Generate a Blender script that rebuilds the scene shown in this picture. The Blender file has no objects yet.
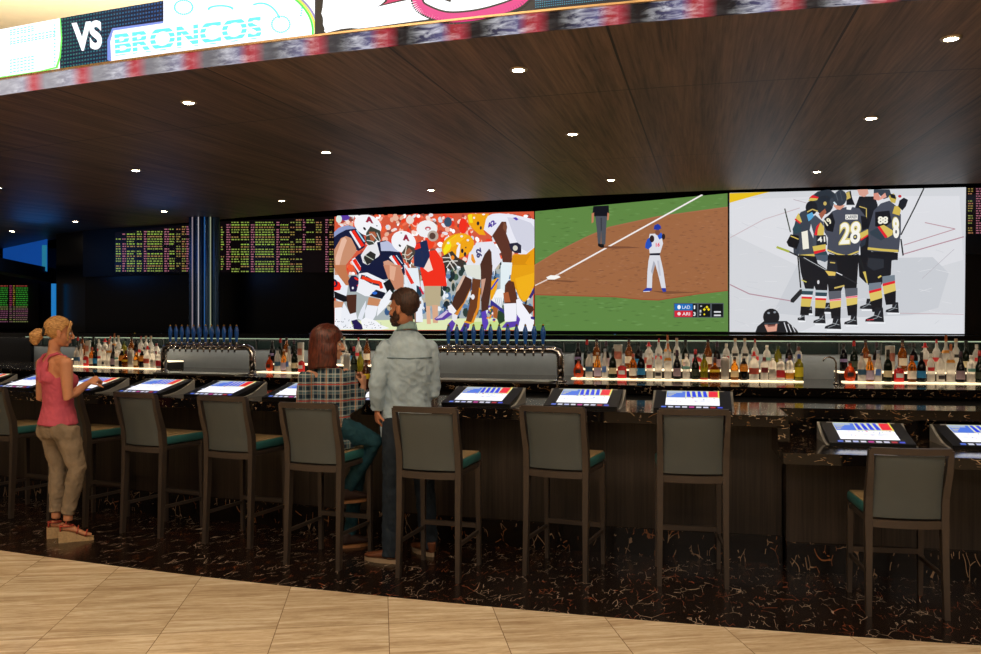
import bpy, bmesh, math, random
from mathutils import Vector, Matrix, Euler
from mathutils import noise as mnoise

# ------------------------------------------------------------------ camera, world, lights, exposure
scene = bpy.context.scene
COL = scene.collection
EYE = 1.65                     # eye height
FPX = 855.0                    # focal length in pixels of a 981 px wide frame
HX, HY = 490.5, 328.0
CX, CY = 8.85, 35.97           # centre on which canopy, bar and paving are struck
CEIL = 3.375                   # underside of the canopy

cam_d = bpy.data.cameras.new('camera')
cam_d.sensor_width = 36.0
cam_d.lens = FPX / 981.0 * 36.0
cam_d.shift_y = 1.0 / 981.0
cam_d.clip_end = 200
cam = bpy.data.objects.new('camera', cam_d)
cam.location = (0, 0, EYE)
cam.rotation_euler = (math.pi / 2, 0, 0)
COL.objects.link(cam)
scene.camera = cam

world = bpy.data.worlds.new('hall_air')
scene.world = world
world.use_nodes = True
world.node_tree.nodes['Background'].inputs[0].default_value = (1.0, 0.80, 0.62, 1)
world.node_tree.nodes['Background'].inputs[1].default_value = 0.06

def area_light(name, loc, rot, sx, sy, energy, color):
    l = bpy.data.lights.new(name, 'AREA')
    l.shape = 'RECTANGLE'; l.size = sx; l.size_y = sy
    l.energy = energy; l.color = color
    o = bpy.data.objects.new(name, l)
    o.location = loc; o.rotation_euler = rot
    COL.objects.link(o)
    return o
# ceiling lights of the gaming hall in front of the bar (behind and above the viewer)
area_light('hall_ceiling_light', (-3.5, 1.2, 5.45), (0, 0, 0), 4.5, 2.2, 200, (1.0, 0.82, 0.62))
area_light('hall_ceiling_light', (2.5, -0.5, 5.45), (0, 0, 0), 6, 2.5, 250, (1.0, 0.82, 0.62))
area_light('hall_ceiling_light', (0, -7, 5.3), (math.radians(40), 0, 0), 10, 2.5, 230, (1.0, 0.86, 0.72))
# cove lamps on top of the canopy, washing the hall ceiling
area_light('cove_light', (-3.5, 8.2, 3.75), (math.pi, 0, 0), 7, 2.0, 560, (1.0, 0.93, 0.82))
# dim bluish area light over the aisle between bar and video wall
area_light('aisle_light', (1.5, 10.0, 3.3), (0, 0, 0), 9, 0.5, 12, (0.55, 0.7, 1.0))

vs = scene.view_settings
vs.view_transform = 'Standard'
vs.look = 'None'
vs.gamma = 1.0
vs.exposure = 0.0
vs.use_curve_mapping = False

rnd = random.Random(7)
rad = math.radians

# ------------------------------------------------------------------ helpers
def lin(h):
    if isinstance(h, str):
        h = h.lstrip('#')
        c = [int(h[i:i + 2], 16) / 255.0 for i in (0, 2, 4)]
    else:
        c = list(h)
    return tuple((v / 12.92 if v <= 0.04045 else ((v + 0.055) / 1.055) ** 2.4) for v in c)

def setp(o, label=None, cat=None, group=None, kind=None):
    if label: o['label'] = label
    if cat: o['category'] = cat
    if group: o['group'] = group
    if kind: o['kind'] = kind
    return o

def empty(name, loc=(0, 0, 0), rz=0.0):
    o = bpy.data.objects.new(name, None)
    o.empty_display_size = 0.1
    o.location = loc
    o.rotation_euler = (0, 0, rz)
    COL.objects.link(o)
    return o

def link_bm(name, bm, mats, parent=None, smooth=False, recalc=True):
    if recalc:
        bmesh.ops.recalc_face_normals(bm, faces=bm.faces[:])
    me = bpy.data.meshes.new(name)
    bm.to_mesh(me); bm.free()
    if not isinstance(mats, (list, tuple)): mats = [mats]
    for m in mats: me.materials.append(m)
    if smooth:
        for p in me.polygons: p.use_smooth = True
    o = bpy.data.objects.new(name, me)
    COL.objects.link(o)
    if parent: o.parent = parent
    return o

def auto_smooth(o, ang=40):
    me = o.data
    for p in me.polygons: p.use_smooth = True
    bm = bmesh.new(); bm.from_mesh(me)
    for e in bm.edges:
        if len(e.link_faces) == 2 and e.calc_face_angle(0) > rad(ang):
            e.smooth = False
    bm.to_mesh(me); bm.free()
    return o

def copy_tree(o, parent=None):
    c = o.copy()
    COL.objects.link(c)
    c.parent = parent
    for ch in list(o.children):
        copy_tree(ch, c)
    return c

def box(bm, c, s, rot=None, mi=0):
    """box of size s centred on c"""
    r = bmesh.ops.create_cube(bm, size=1.0)
    M = Matrix.Translation(Vector(c)) @ (rot.to_4x4() if rot else Matrix.Identity(4)) @ Matrix.Diagonal((s[0], s[1], s[2], 1))
    bmesh.ops.transform(bm, matrix=M, verts=r['verts'])
    for f in {f for v in r['verts'] for f in v.link_faces}: f.material_index = mi
    return r['verts']

def bevel_all(bm, w, seg=2):
    bmesh.ops.bevel(bm, geom=bm.edges[:], offset=w, segments=seg, affect='EDGES', profile=0.5)

def ring_loft(bm, rings, closed_caps=True, mi=0, squared=1.0, seg=20):
    """rings: (centre, semi axis a, semi axis b) vectors"""
    loops = []
    for c, a, b in rings:
        lp = []
        for i in range(seg):
            t = 2 * math.pi * i / seg
            ct, st = math.cos(t), math.sin(t)
            if squared != 1.0:
                ct = math.copysign(abs(ct) ** squared, ct); st = math.copysign(abs(st) ** squared, st)
            lp.append(bm.verts.new(Vector(c) + Vector(a) * ct + Vector(b) * st))
        loops.append(lp)
    fs = []
    for k in range(len(loops) - 1):
        A, B = loops[k], loops[k + 1]
        for i in range(seg):
            j = (i + 1) % seg
            fs.append(bm.faces.new((A[i], A[j], B[j], B[i])))
    if closed_caps:
        fs.append(bm.faces.new(loops[0][::-1])); fs.append(bm.faces.new(loops[-1]))
    for f in fs: f.material_index = mi
    return loops

def limb(bm, pts, seg=16, ref=Vector((0, 0, 1)), mi=0, squared=1.0):
    """tube through points (x,y,z,r) or (x,y,z,ra,rb)"""
    P = [Vector(p[:3]) for p in pts]
    n = len(P)
    rings = []
    a_prev = None
    for i in range(n):
        t = (P[min(i + 1, n - 1)] - P[max(i - 1, 0)])
        if t.length < 1e-9: t = Vector((0, 0, 1))
        t.normalize()
        if a_prev is None:
            r = ref if abs(t.dot(ref)) < 0.95 else Vector((0, 1, 0))
            if abs(t.dot(r)) > 0.95: r = Vector((1, 0, 0))
            a = t.cross(r).normalized()
        else:
            a = (a_prev - t * a_prev.dot(t))
            a = a.normalized() if a.length > 1e-6 else t.orthogonal().normalized()
        b = t.cross(a).normalized()
        a_prev = a
        ra = pts[i][3]; rb = pts[i][4] if len(pts[i]) > 4 else ra
        rings.append((P[i], a * ra, b * rb))
    return ring_loft(bm, rings, mi=mi, squared=squared, seg=seg)

def blob(bm, c, r, rot=None, u=18, v=12, mi=0):
    res = bmesh.ops.create_uvsphere(bm, u_segments=u, v_segments=v, radius=1.0)
    if not isinstance(r, (tuple, list, Vector)): r = (r, r, r)
    M = Matrix.Translation(Vector(c)) @ (rot.to_4x4() if rot else Matrix.Identity(4)) @ Matrix.Diagonal((r[0], r[1], r[2], 1))
    bmesh.ops.transform(bm, matrix=M, verts=res['verts'])
    for f in {f for vv in res['verts'] for f in vv.link_faces}: f.material_index = mi

def lathe(bm, prof, seg=20, c=(0, 0, 0), mi=0, sx=1.0, sy=1.0):
    """profile (r,z) bottom to top; closes both ends"""
    c = Vector(c)
    loops = []
    for r, z in prof:
        loops.append([bm.verts.new(c + Vector((r * sx * math.cos(2 * math.pi * i / seg), r * sy * math.sin(2 * math.pi * i / seg), z))) for i in range(seg)])
    fs = []
    for k in range(len(loops) - 1):
        A, B = loops[k], loops[k + 1]
        for i in range(seg):
            j = (i + 1) % seg
            fs.append(bm.faces.new((A[i], A[j], B[j], B[i])))
    fs.append(bm.faces.new(loops[0][::-1])); fs.append(bm.faces.new(loops[-1]))
    for f in fs: f.material_index = mi
    return fs

def pol(R, a, z=0.0):
    """point at radius R and bearing a (degrees) from the centre of the bar's curve"""
    return Vector((CX - R * math.sin(rad(a)), CY - R * math.cos(rad(a)), z))

def ray(x, y):
    return Vector(((x - HX) / FPX, 1.0, (HY - y) / FPX))

def at_depth(x, y, D):
    v = ray(x, y) * D
    return Vector((v.x, v.y, v.z + EYE))

def bearing(x, R):
    """bearing at which the vertical plane through pixel column x meets radius R"""
    u = (x - HX) / FPX
    A = 1 + u * u; B = -2 * (CX * u + CY); C = CX * CX + CY * CY - R * R
    D = (-B - math.sqrt(B * B - 4 * A * C)) / (2 * A)
    return math.degrees(math.atan2(CX - u * D, CY - D))

def arc_solid(bm, R0, R1, z0, z1, a0, a1, step=0.6, mi=0, uvl=None, caps=True):
    """closed curved block between radii R0<R1; uv = (arc length, radius or height)"""
    n = max(1, int(math.ceil(abs(a1 - a0) / step)))
    secs = []
    for i in range(n + 1):
        a = a0 + (a1 - a0) * i / n
        secs.append((a, [bm.verts.new(pol(R0, a, z0)), bm.verts.new(pol(R1, a, z0)), bm.verts.new(pol(R1, a, z1)), bm.verts.new(pol(R0, a, z1))]))
    prof = [(R0, z0), (R1, z0), (R1, z1), (R0, z1)]
    for i in range(n):
        aA, A = secs[i]; aB, B = secs[i + 1]
        for k in range(4):
            m = (k + 1) % 4
            f = bm.faces.new((A[k], A[m], B[m], B[k]))
            f.material_index = mi
            if uvl:
                horiz = k in (0, 2)
                Rm = 31.0
                vals = [(rad(aA) * Rm, prof[k]), (rad(aA) * Rm, prof[m]), (rad(aB) * Rm, prof[m]), (rad(aB) * Rm, prof[k])]
                for lp, (uu, pr) in zip(f.loops, vals):
                    lp[uvl].uv = (uu, pr[0] if horiz else pr[1])
    if caps:
        for A in (secs[0][1], secs[-1][1]):
            f = bm.faces.new(A if A is secs[0][1] else A[::-1]); f.material_index = mi
            if uvl:
                for lp, pr in zip(f.loops, prof if A is secs[0][1] else prof[::-1]):
                    lp[uvl].uv = (pr[0], pr[1])

def arc_obj(name, parts, mats, parent=None, step=0.6):
    bm = bmesh.new(); uvl = bm.loops.layers.uv.new('UVMap')
    for p in parts:
        arc_solid(bm, *p[:6], step=step, mi=(p[6] if len(p) > 6 else 0), uvl=uvl)
    return link_bm(name, bm, mats, parent)

# ------------------------------------------------------------------ materials
class NT:
    def __init__(self, m):
        m.use_nodes = True
        self.m = m; self.t = m.node_tree; self.n = self.t.nodes
        self.bsdf = self.n['Principled BSDF']; self.out = self.n['Material Output']
    def new(self, t, **kw):
        nd = self.n.new(t)
        for k, v in kw.items():
            if k.startswith('i_'):
                key = k[2:]
                key = int(key) if key.isdigit() else key.replace('_', ' ')
                nd.inputs[key].default_value = v
            else: setattr(nd, k, v)
        return nd
    def link(self, a, b): self.t.links.new(a, b)
    def math(self, op, a, b=None, clamp=False):
        nd = self.n.new('ShaderNodeMath'); nd.operation = op; nd.use_clamp = clamp
        for i, v in enumerate((a, b)):
            if v is None: continue
            if isinstance(v, (int, float)): nd.inputs[i].default_value = v
            else: self.link(v, nd.inputs[i])
        return nd.outputs[0]
    def ramp(self, fac, stops, interp='LINEAR'):
        nd = self.n.new('ShaderNodeValToRGB'); cr = nd.color_ramp; cr.interpolation = interp
        cr.elements[0].position = stops[0][0]; cr.elements[0].color = (*stops[0][1], 1)
        cr.elements[1].position = stops[-1][0]; cr.elements[1].color = (*stops[-1][1], 1)
        for p, c in stops[1:-1]:
            e = cr.elements.new(p); e.color = (*c, 1)
        self.link(fac, nd.inputs[0]); return nd.outputs[0]
    def mix(self, fac, a, b, typ='MIX'):
        nd = self.n.new('ShaderNodeMix'); nd.data_type = 'RGBA'; nd.blend_type = typ
        for i, v in ((0, fac), (6, a), (7, b)):
            if isinstance(v, (int, float)): nd.inputs[i].default_value = v
            elif isinstance(v, tuple): nd.inputs[i].default_value = (*v[:3], 1)
            else: self.link(v, nd.inputs[i])
        return nd.outputs[2]
    def coords(self, kind='Object', scale=(1, 1, 1), rot=(0, 0, 0), loc=(0, 0, 0)):
        tc = self.n.new('ShaderNodeTexCoord'); mp = self.n.new('ShaderNodeMapping')
        mp.inputs['Scale'].default_value = scale; mp.inputs['Rotation'].default_value = rot; mp.inputs['Location'].default_value = loc
        self.link(tc.outputs[kind], mp.inputs[0]); return mp.outputs[0]
    def noise(self, vec, scale, detail=4, rough=0.5, dist=0.0):
        nd = self.n.new('ShaderNodeTexNoise'); self.link(vec, nd.inputs['Vector'])
        nd.inputs['Scale'].default_value = scale; nd.inputs['Detail'].default_value = detail
        nd.inputs['Roughness'].default_value = rough; nd.inputs['Distortion'].default_value = dist
        return nd.outputs['Fac']
    def bump(self, h, strength=0.2, dist=0.01):
        nd = self.n.new('ShaderNodeBump'); nd.inputs['Strength'].default_value = strength; nd.inputs['Distance'].default_value = dist
        self.link(h, nd.inputs['Height']); self.link(nd.outputs[0], self.bsdf.inputs['Normal'])

def base_mat(name):
    return NT(bpy.data.materials.new(name))

_mc = {}
def mat(name, color, rough=0.5, metal=0.0, var=0.08, vscale=9.0, trans=0.0, ior=1.45, coat=0.0, bump=0.0, bscale=60, alpha=1.0, spec=None, emis=None, estr=0.0):
    if name in _mc: return _mc[name]
    t = base_mat(name)
    c = lin(color) if isinstance(color, str) else color
    vec = t.coords('Object')
    nz = t.noise(vec, vscale, 3)
    lo = tuple(v * (1 - var) for v in c); hi = tuple(min(1, v * (1 + var)) for v in c)
    t.link(t.ramp(nz, [(0.3, lo), (0.7, hi)]), t.bsdf.inputs['Base Color'])
    t.bsdf.inputs['Roughness'].default_value = rough
    t.bsdf.inputs['Metallic'].default_value = metal
    if trans: t.bsdf.inputs['Transmission Weight'].default_value = trans; t.bsdf.inputs['IOR'].default_value = ior
    if coat: t.bsdf.inputs['Coat Weight'].default_value = coat; t.bsdf.inputs['Coat Roughness'].default_value = 0.1
    if spec is not None: t.bsdf.inputs['Specular IOR Level'].default_value = spec
    if emis is not None:
        t.bsdf.inputs['Emission Color'].default_value = (*(lin(emis) if isinstance(emis, str) else emis), 1)
        t.bsdf.inputs['Emission Strength'].default_value = estr
    if bump: t.bump(t.noise(vec, bscale, 3), bump, 0.004)
    _mc[name] = t.m
    return t.m

def emit(name, color, strength):
    if name in _mc: return _mc[name]
    t = base_mat(name)
    c = lin(color) if isinstance(color, str) else color
    vec = t.coords('Object'); nz = t.noise(vec, 20, 2)
    t.bsdf.inputs['Base Color'].default_value = (0.02, 0.02, 0.02, 1)
    t.link(t.ramp(nz, [(0.2, tuple(v * 0.95 for v in c)), (0.8, c)]), t.bsdf.inputs['Emission Color'])
    t.bsdf.inputs['Emission Strength'].default_value = strength
    _mc[name] = t.m
    return t.m

def picture_mat(name, strength):
    if name in _mc: return _mc[name]
    t = base_mat(name)
    at = t.new('ShaderNodeAttribute', attribute_name='Col')
    t.bsdf.inputs['Base Color'].default_value = (0.01, 0.01, 0.01, 1)
    t.bsdf.inputs['Roughness'].default_value = 0.35
    t.link(at.outputs['Color'], t.bsdf.inputs['Emission Color'])
    t.bsdf.inputs['Emission Strength'].default_value = strength
    _mc[name] = t.m
    return t.m

def vein_mat(name, base, vein, rust, rough, kind='UV', scale=1.0, spec=0.5, vein_w=0.012, rot=0.6, aniso=(1, 2.4), m=(.52, .55)):
    """black marble with short thin pale and rusty veins"""
    t = base_mat(name)
    vec = t.coords(kind, scale=(scale, scale, scale))
    vec1 = t.coords(kind, scale=(scale * aniso[0], scale * aniso[1], scale * 1.0), rot=(0, 0, rot))
    n1 = t.noise(vec, 1.2, 3)
    # distort
    mv = t.new('ShaderNodeVectorMath', operation='ADD')
    nt = t.new('ShaderNodeTexNoise'); nt.inputs['Scale'].default_value = 2.0; t.link(vec, nt.inputs['Vector'])
    sc = t.new('ShaderNodeVectorMath', operation='SCALE'); t.link(nt.outputs['Color'], sc.inputs[0]); sc.inputs['Scale'].default_value = 0.5
    t.link(vec1, mv.inputs[0]); t.link(sc.outputs[0], mv.inputs[1])
    vo = t.new('ShaderNodeTexVoronoi', feature='DISTANCE_TO_EDGE'); vo.inputs['Scale'].default_value = 2.6; t.link(mv.outputs[0], vo.inputs['Vector'])
    vo2 = t.new('ShaderNodeTexVoronoi', feature='DISTANCE_TO_EDGE'); vo2.inputs['Scale'].default_value = 6.5; t.link(mv.outputs[0], vo2.inputs['Vector'])
    w1 = t.math('LESS_THAN', vo.outputs['Distance'], vein_w)
    w2 = t.math('LESS_THAN', vo2.outputs['Distance'], vein_w * 2.0)
    m1 = t.math('GREATER_THAN', t.noise(vec, 5.0, 2), m[0])
    m2 = t.math('GREATER_THAN', t.noise(vec, 7.5, 2), m[1])
    v1 = t.math('MULTIPLY', w1, m1); v2 = t.math('MULTIPLY', w2, m2)
    v = t.math('MAXIMUM', v1, v2)
    vc = t.mix(t.math('GREATER_THAN', t.noise(vec, 3.1, 1), 0.52), vein, rust)
    basec = t.mix(n1, tuple(b * 0.6 for b in base), tuple(b * 1.5 for b in base))
    t.link(t.mix(v, basec, vc), t.bsdf.inputs['Base Color'])
    t.bsdf.inputs['Roughness'].default_value = rough
    t.bsdf.inputs['Specular IOR Level'].default_value = spec
    _mc[name] = t.m
    return t.m

def grain_mat(name, c0, c1, rough, along='V', fine=60.0, seams=None, spec=0.5, gap=0.008):
    """wood veneer; grain stretched along V (radius / height) of the uv map; seams=(u_period,u_offset,[v positions])"""
    t = base_mat(name)
    tc = t.new('ShaderNodeTexCoord')
    mp = t.new('ShaderNodeMapping'); mp.inputs['Scale'].default_value = (fine, 1.3, 1)
    t.link(tc.outputs['UV'], mp.inputs[0])
    n1 = t.noise(mp.outputs[0], 1.0, 6, 0.65, 0.3)
    mp2 = t.new('ShaderNodeMapping'); mp2.inputs['Scale'].default_value = (fine * 0.12, 0.35, 1)
    t.link(tc.outputs['UV'], mp2.inputs[0])
    n2 = t.noise(mp2.outputs[0], 1.0, 3, 0.5, 0.6)
    n = t.math('ADD', t.math('MULTIPLY', n1, 0.6), t.math('MULTIPLY', n2, 0.4))
    col = t.ramp(n, [(0.36, c0), (0.62, c1)])
    if seams:
        sp = t.new('ShaderNodeSeparateXYZ'); t.link(tc.outputs['UV'], sp.inputs[0])
        per, off, vs_ = seams
        u = t.math('SUBTRACT', sp.outputs['X'], off)
        mu = t.math('PINGPONG', u, per / 2)      # 0 at seams
        s = t.math('LESS_THAN', mu, gap)
        for v0 in vs_:
            s = t.math('MAXIMUM', s, t.math('LESS_THAN', t.math('ABSOLUTE', t.math('SUBTRACT', sp.outputs['Y'], v0)), gap * 0.8))
        # each panel slightly different
        fl = t.math('FLOOR', t.math('DIVIDE', u, per))
        wn = t.new('ShaderNodeTexWhiteNoise', noise_dimensions='1D'); t.link(fl, wn.inputs['W'])
        k = t.math('ADD', t.math('MULTIPLY', wn.outputs['Value'], 0.25), 0.87)
        hs = t.new('ShaderNodeHueSaturation'); t.link(col, hs.inputs['Color']); t.link(k, hs.inputs['Value'])
        col = t.mix(s, hs.outputs[0], (0.004, 0.003, 0.003))
    t.link(col, t.bsdf.inputs['Base Color'])
    t.bsdf.inputs['Roughness'].default_value = rough
    t.bsdf.inputs['Specular IOR Level'].default_value = spec
    t.bump(n1, 0.12, 0.003)
    _mc[name] = t.m
    return t.m

ARC = 31.0                              # radius used for the u coordinate
SEAM_P = rad(2.39) * ARC
SEAM_O = rad(9.97) * ARC
M_canopy = grain_mat('dark_walnut_veneer', lin('#3a2c23'), lin('#846955'), 0.5, fine=38, seams=(SEAM_P, SEAM_O, [30.8, 28.3]), gap=0.008)
M_barwood = grain_mat('charcoal_wood_panel', lin('#120e0b'), lin('#3c3129'), 0.42, fine=60, seams=(0.62, 0.1, []), gap=0.004)
M_marble_floor = vein_mat('black_brown_marble_floor', lin('#170e0b'), lin('#9a8a7c'), lin('#7a4630'), 0.22, scale=1.5, vein_w=0.010, aniso=(2.4, .8), rot=0.55)
M_plinth = vein_mat('black_marble_plinth', lin('#100b09'), lin('#9a8068'), lin('#8a5a3a'), 0.2, scale=1.1, vein_w=0.010, aniso=(2.2, .8), rot=-0.5)
M_marble = vein_mat('black_marble_counter', lin('#0d0908'), lin('#b59d80'), lin('#7a5a3a'), 0.10, scale=2.5, vein_w=0.016, m=(.56, .60))
M_marble_obj = vein_mat('black_marble_slab', lin('#0d0908'), lin('#b59d80'), lin('#7a5a3a'), 0.12, kind='Object', scale=1.8, vein_w=0.022)
M_black = mat('black_matte', '#060607', 0.6)
M_blackgloss = mat('black_gloss', '#050608', 0.12)
M_blackglass = mat('black_glass', '#04070c', 0.30)
M_chrome = mat('polished_steel', '#c9c6c2', 0.12, 1.0, var=0.03)
M_steel = mat('brushed_steel', '#9a948c', 0.3, 1.0, var=0.05)
M_frame = mat('bronze_brown_metal', '#433a34', 0.42, 0.2, var=0.04)
M_vinyl = mat('slate_grey_vinyl', '#4a5152', 0.55, var=0.03, bump=0.05, bscale=300)
M_teal = mat('teal_seat_vinyl', '#2f6668', 0.36, var=0.04, coat=0.15)
M_cream = mat('cream_plaster', '#f3dfb4', 0.8, var=0.02)
M_greypanel = mat('grey_back_panel', '#767d84', 0.35, var=0.05)
M_greenpanel = mat('dark_green_glass', '#0f1919', 0.2, var=0.05)
M_skin = mat('skin', '#c98a6a', 0.5, var=0.05)

def travertine():
    """square-laid travertine, seams straight and parallel; streaks run across the seams"""
    t = base_mat('travertine_tile')
    tc = t.new('ShaderNodeTexCoord')
    sp = t.new('ShaderNodeSeparateXYZ'); t.link(tc.outputs['Object'], sp.inputs[0])
    u = t.math('ADD', t.math('MULTIPLY', sp.outputs['X'], 0.992), t.math('MULTIPLY', sp.outputs['Y'], 0.128))
    v = t.math('SUBTRACT', t.math('MULTIPLY', sp.outputs['Y'], 0.992), t.math('MULTIPLY', sp.outputs['X'], 0.128))
    cb = t.new('ShaderNodeCombineXYZ'); t.link(u, cb.inputs[0]); t.link(v, cb.inputs[1])
    us = t.math('SUBTRACT', u, 0.047); vs2 = t.math('SUBTRACT', v, 4.81)
    cu = t.math('FLOOR', t.math('DIVIDE', us, 0.612)); cv = t.math('FLOOR', t.math('DIVIDE', vs2, 1.22))
    fl = t.math('ADD', cu, t.math('MULTIPLY', cv, 7.3))
    wn = t.new('ShaderNodeTexWhiteNoise', noise_dimensions='1D'); t.link(fl, wn.inputs['W'])
    off = t.new('ShaderNodeVectorMath', operation='ADD'); t.link(cb.outputs[0], off.inputs[0])
    sc = t.new('ShaderNodeVectorMath', operation='SCALE'); t.link(wn.outputs['Color'], sc.inputs[0]); sc.inputs['Scale'].default_value = 3.0; t.link(sc.outputs[0], off.inputs[1])
    mp = t.new('ShaderNodeMapping'); mp.inputs['Scale'].default_value = (0.9, 9.0, 1); mp.inputs['Rotation'].default_value = (0, 0, 0.05)
    t.link(off.outputs[0], mp.inputs[0])
    n1 = t.noise(mp.outputs[0], 1.6, 7, 0.62, 0.9)
    mp3 = t.new('ShaderNodeMapping'); mp3.inputs['Scale'].default_value = (9, 40, 1); t.link(off.outputs[0], mp3.inputs[0])
    n2 = t.noise(mp3.outputs[0], 1.5, 4, 0.7, 0.4)
    n = t.math('ADD', t.math('MULTIPLY', n1, 0.72), t.math('MULTIPLY', n2, 0.28))
    col = t.ramp(n, [(0.36, lin('#b59d80')), (0.5, lin('#d6c2a4')), (0.62, lin('#efe2ca'))])
    s = t.math('LESS_THAN', t.math('PINGPONG', us, 0.306), 0.0022)
    s = t.math('MAXIMUM', s, t.math('LESS_THAN', t.math('PINGPONG', vs2, 0.61), 0.0022))
    k = t.math('ADD', t.math('MULTIPLY', wn.outputs['Value'], 0.14), 0.92)
    hs = t.new('ShaderNodeHueSaturation'); t.link(col, hs.inputs['Color']); t.link(k, hs.inputs['Value'])
    t.link(t.mix(s, hs.outputs[0], lin('#8a7358')), t.bsdf.inputs['Base Color'])
    t.bsdf.inputs['Roughness'].default_value = 0.2
    _mc['travertine_tile'] = t.m
    return t.m
M_trav = travertine()

# ------------------------------------------------------------------ painter for lit pictures (screens): flat coloured shapes on the display surface
class Painter:
    def __init__(self, mapping, step=0.0001):
        self.slice = 0; self.map = mapping; self.V = []; self.F = []; self.C = []; self.k = 0; self.step = step
    def poly(self, pts, color, conv=None):
        if conv: pts = [conv(*p) for p in pts]
        self.k += 1
        if self.slice and max(p[0] for p in pts) - min(p[0] for p in pts) > self.slice * 1.5:
            x = min(p[0] for p in pts); xm = max(p[0] for p in pts)
            def clip(ps, c, s):
                out = []
                for i in range(len(ps)):
                    a, b = ps[i - 1], ps[i]; ia, ib = (a[0] - c) * s >= 0, (b[0] - c) * s >= 0
                    if ia != ib:
                        t = (c - a[0]) / (b[0] - a[0]); out.append((c, a[1] + (b[1] - a[1]) * t))
                    if ib: out.append((b[0], b[1]))
                return out
            while x < xm:
                q = clip(clip(pts, x, 1), x + self.slice, -1)
                if len(q) >= 3: self.poly(q, color); self.k -= 1
                x += self.slice
            self.k += 1
            return
        b = len(self.V)
        for p in pts: self.V.append(self.map(p[0], p[1], self.k * self.step))
        self.F.append(list(range(b, b + len(pts)))); self.C.append(lin(color) if isinstance(color, str) else color)
    def same(self):            # keep next shape on the same layer
        self.k -= 1
    def cyc(self, base, i, n=14):   # scattered marks share a few layers
        self.k = base + i % n
    def rect(self, x0, y0, x1, y1, color, conv=None, n=1):
        for i in range(n):
            a = x0 + (x1 - x0) * i / n; b = x0 + (x1 - x0) * (i + 1) / n
            self.poly([(a, y0), (b, y0), (b, y1), (a, y1)], color, conv)
            if i < n - 1: self.same()
    def ell(self, cx, cy, rx, ry, color, conv=None, rot=0, seg=14):
        c, s = math.cos(rad(rot)), math.sin(rad(rot))
        self.poly([(cx + rx * math.cos(t) * c - ry * math.sin(t) * s, cy + rx * math.cos(t) * s + ry * math.sin(t) * c) for t in [2 * math.pi * i / seg for i in range(seg)]], color, conv)
    def line(self, pts, w, color, conv=None):
        if conv: pts = [conv(*p) for p in pts]
        for i in range(len(pts) - 1):
            a = Vector(pts[i]); b = Vector(pts[i + 1]); d = (b - a)
            if d.length < 1e-9: continue
            d.normalize(); n = Vector((-d.y, d.x)) * w / 2
            self.poly([a - n, b - n, b + n, a + n], color)
            self.same()
        self.k += 1
    def text(self, s, quad, color, bold=0.0):
        """text fitted into a px quad (tl, tr, br, bl)"""
        cu = bpy.data.curves.new('lettering', 'FONT'); cu.body = s; cu.size = 1.0; cu.offset = bold
        ob = bpy.data.objects.new('lettering', cu); COL.objects.link(ob)
        dg = bpy.context.evaluated_depsgraph_get()
        me = bpy.data.meshes.new_from_object(ob.evaluated_get(dg))
        xs = [v.co.x for v in me.vertices]; ys = [v.co.y for v in me.vertices]
        x0, x1, y0, y1 = min(xs), max(xs), min(ys), max(ys)
        tl, tr, br, bl = [Vector(q) for q in quad]
        self.k += 1
        b = len(self.V)
        for v in me.vertices:
            u = (v.co.x - x0) / (x1 - x0); w = (v.co.y - y0) / (y1 - y0)
            p = bl * (1 - u) * (1 - w) + br * u * (1 - w) + tr * u * w + tl * (1 - u) * w
            self.V.append(self.map(p.x, p.y, self.k * self.step))
        c = lin(color) if isinstance(color, str) else color
        for p in me.polygons:
            self.F.append([b + i for i in p.vertices]); self.C.append(c)
        bpy.data.objects.remove(ob); bpy.data.meshes.remove(me); bpy.data.curves.remove(cu)
    def build(self, name, material, parent=None):
        me = bpy.data.meshes.new(name)
        me.from_pydata([tuple(v) for v in self.V], [], self.F)
        ca = me.color_attributes.new('Col', 'FLOAT_COLOR', 'CORNER')
        for p, c in zip(me.polygons, self.C):
            for li in p.loop_indices: ca.data[li].color = (c[0], c[1], c[2], 1)
        me.materials.append(material)
        o = bpy.data.objects.new(name, me); COL.objects.link(o)
        if parent: o.parent = parent
        return o

def plane_map(A, B):
    """pixel -> point on the vertical plane through plan points A,B (display surface)"""
    A = Vector((A[0], A[1], 0)); B = Vector((B[0], B[1], 0))
    d = (B - A).normalized(); n = Vector((d.y, -d.x, 0))
    if n.dot(-A) < 0: n = -n
    def f(x, y, off):
        r = ray(x, y)
        t = A.dot(n) / (r.x * n.x + r.y * n.y)
        p = Vector((r.x * t, r.y * t, EYE + r.z * t))
        return p + n * off
    return f

def cyl_map(R):
    def f(x, y, off):
        a = bearing(x, R)
        p = pol(R, a)
        z = EYE + (HY - y) / FPX * p.y
        q = pol(R + off, a, z)
        return q
    return f
# ------------------------------------------------------------------ floor, canopy, walls
o = arc_obj('floor', [(5.0, 32.15, -0.12, 0.0, -12, 62, 0), (32.15, 49.0, -0.12, 0.0, -12, 62, 1)], [M_marble_floor, M_trav], step=0.5)
setp(o, kind='structure')
o = arc_obj('ceiling', [(25.96, 32.15, CEIL, CEIL + 0.1, -8, 52)], [M_canopy], step=0.4)
setp(o, kind='structure')
o = arc_obj('trim_1', [(22.0, 25.96, CEIL + 0.004, CEIL + 0.1, -8, 52)], [mat('dull_black_soffit', '#030303', 1.0, spec=0.0)], step=1.0)
setp(o, kind='structure')
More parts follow.
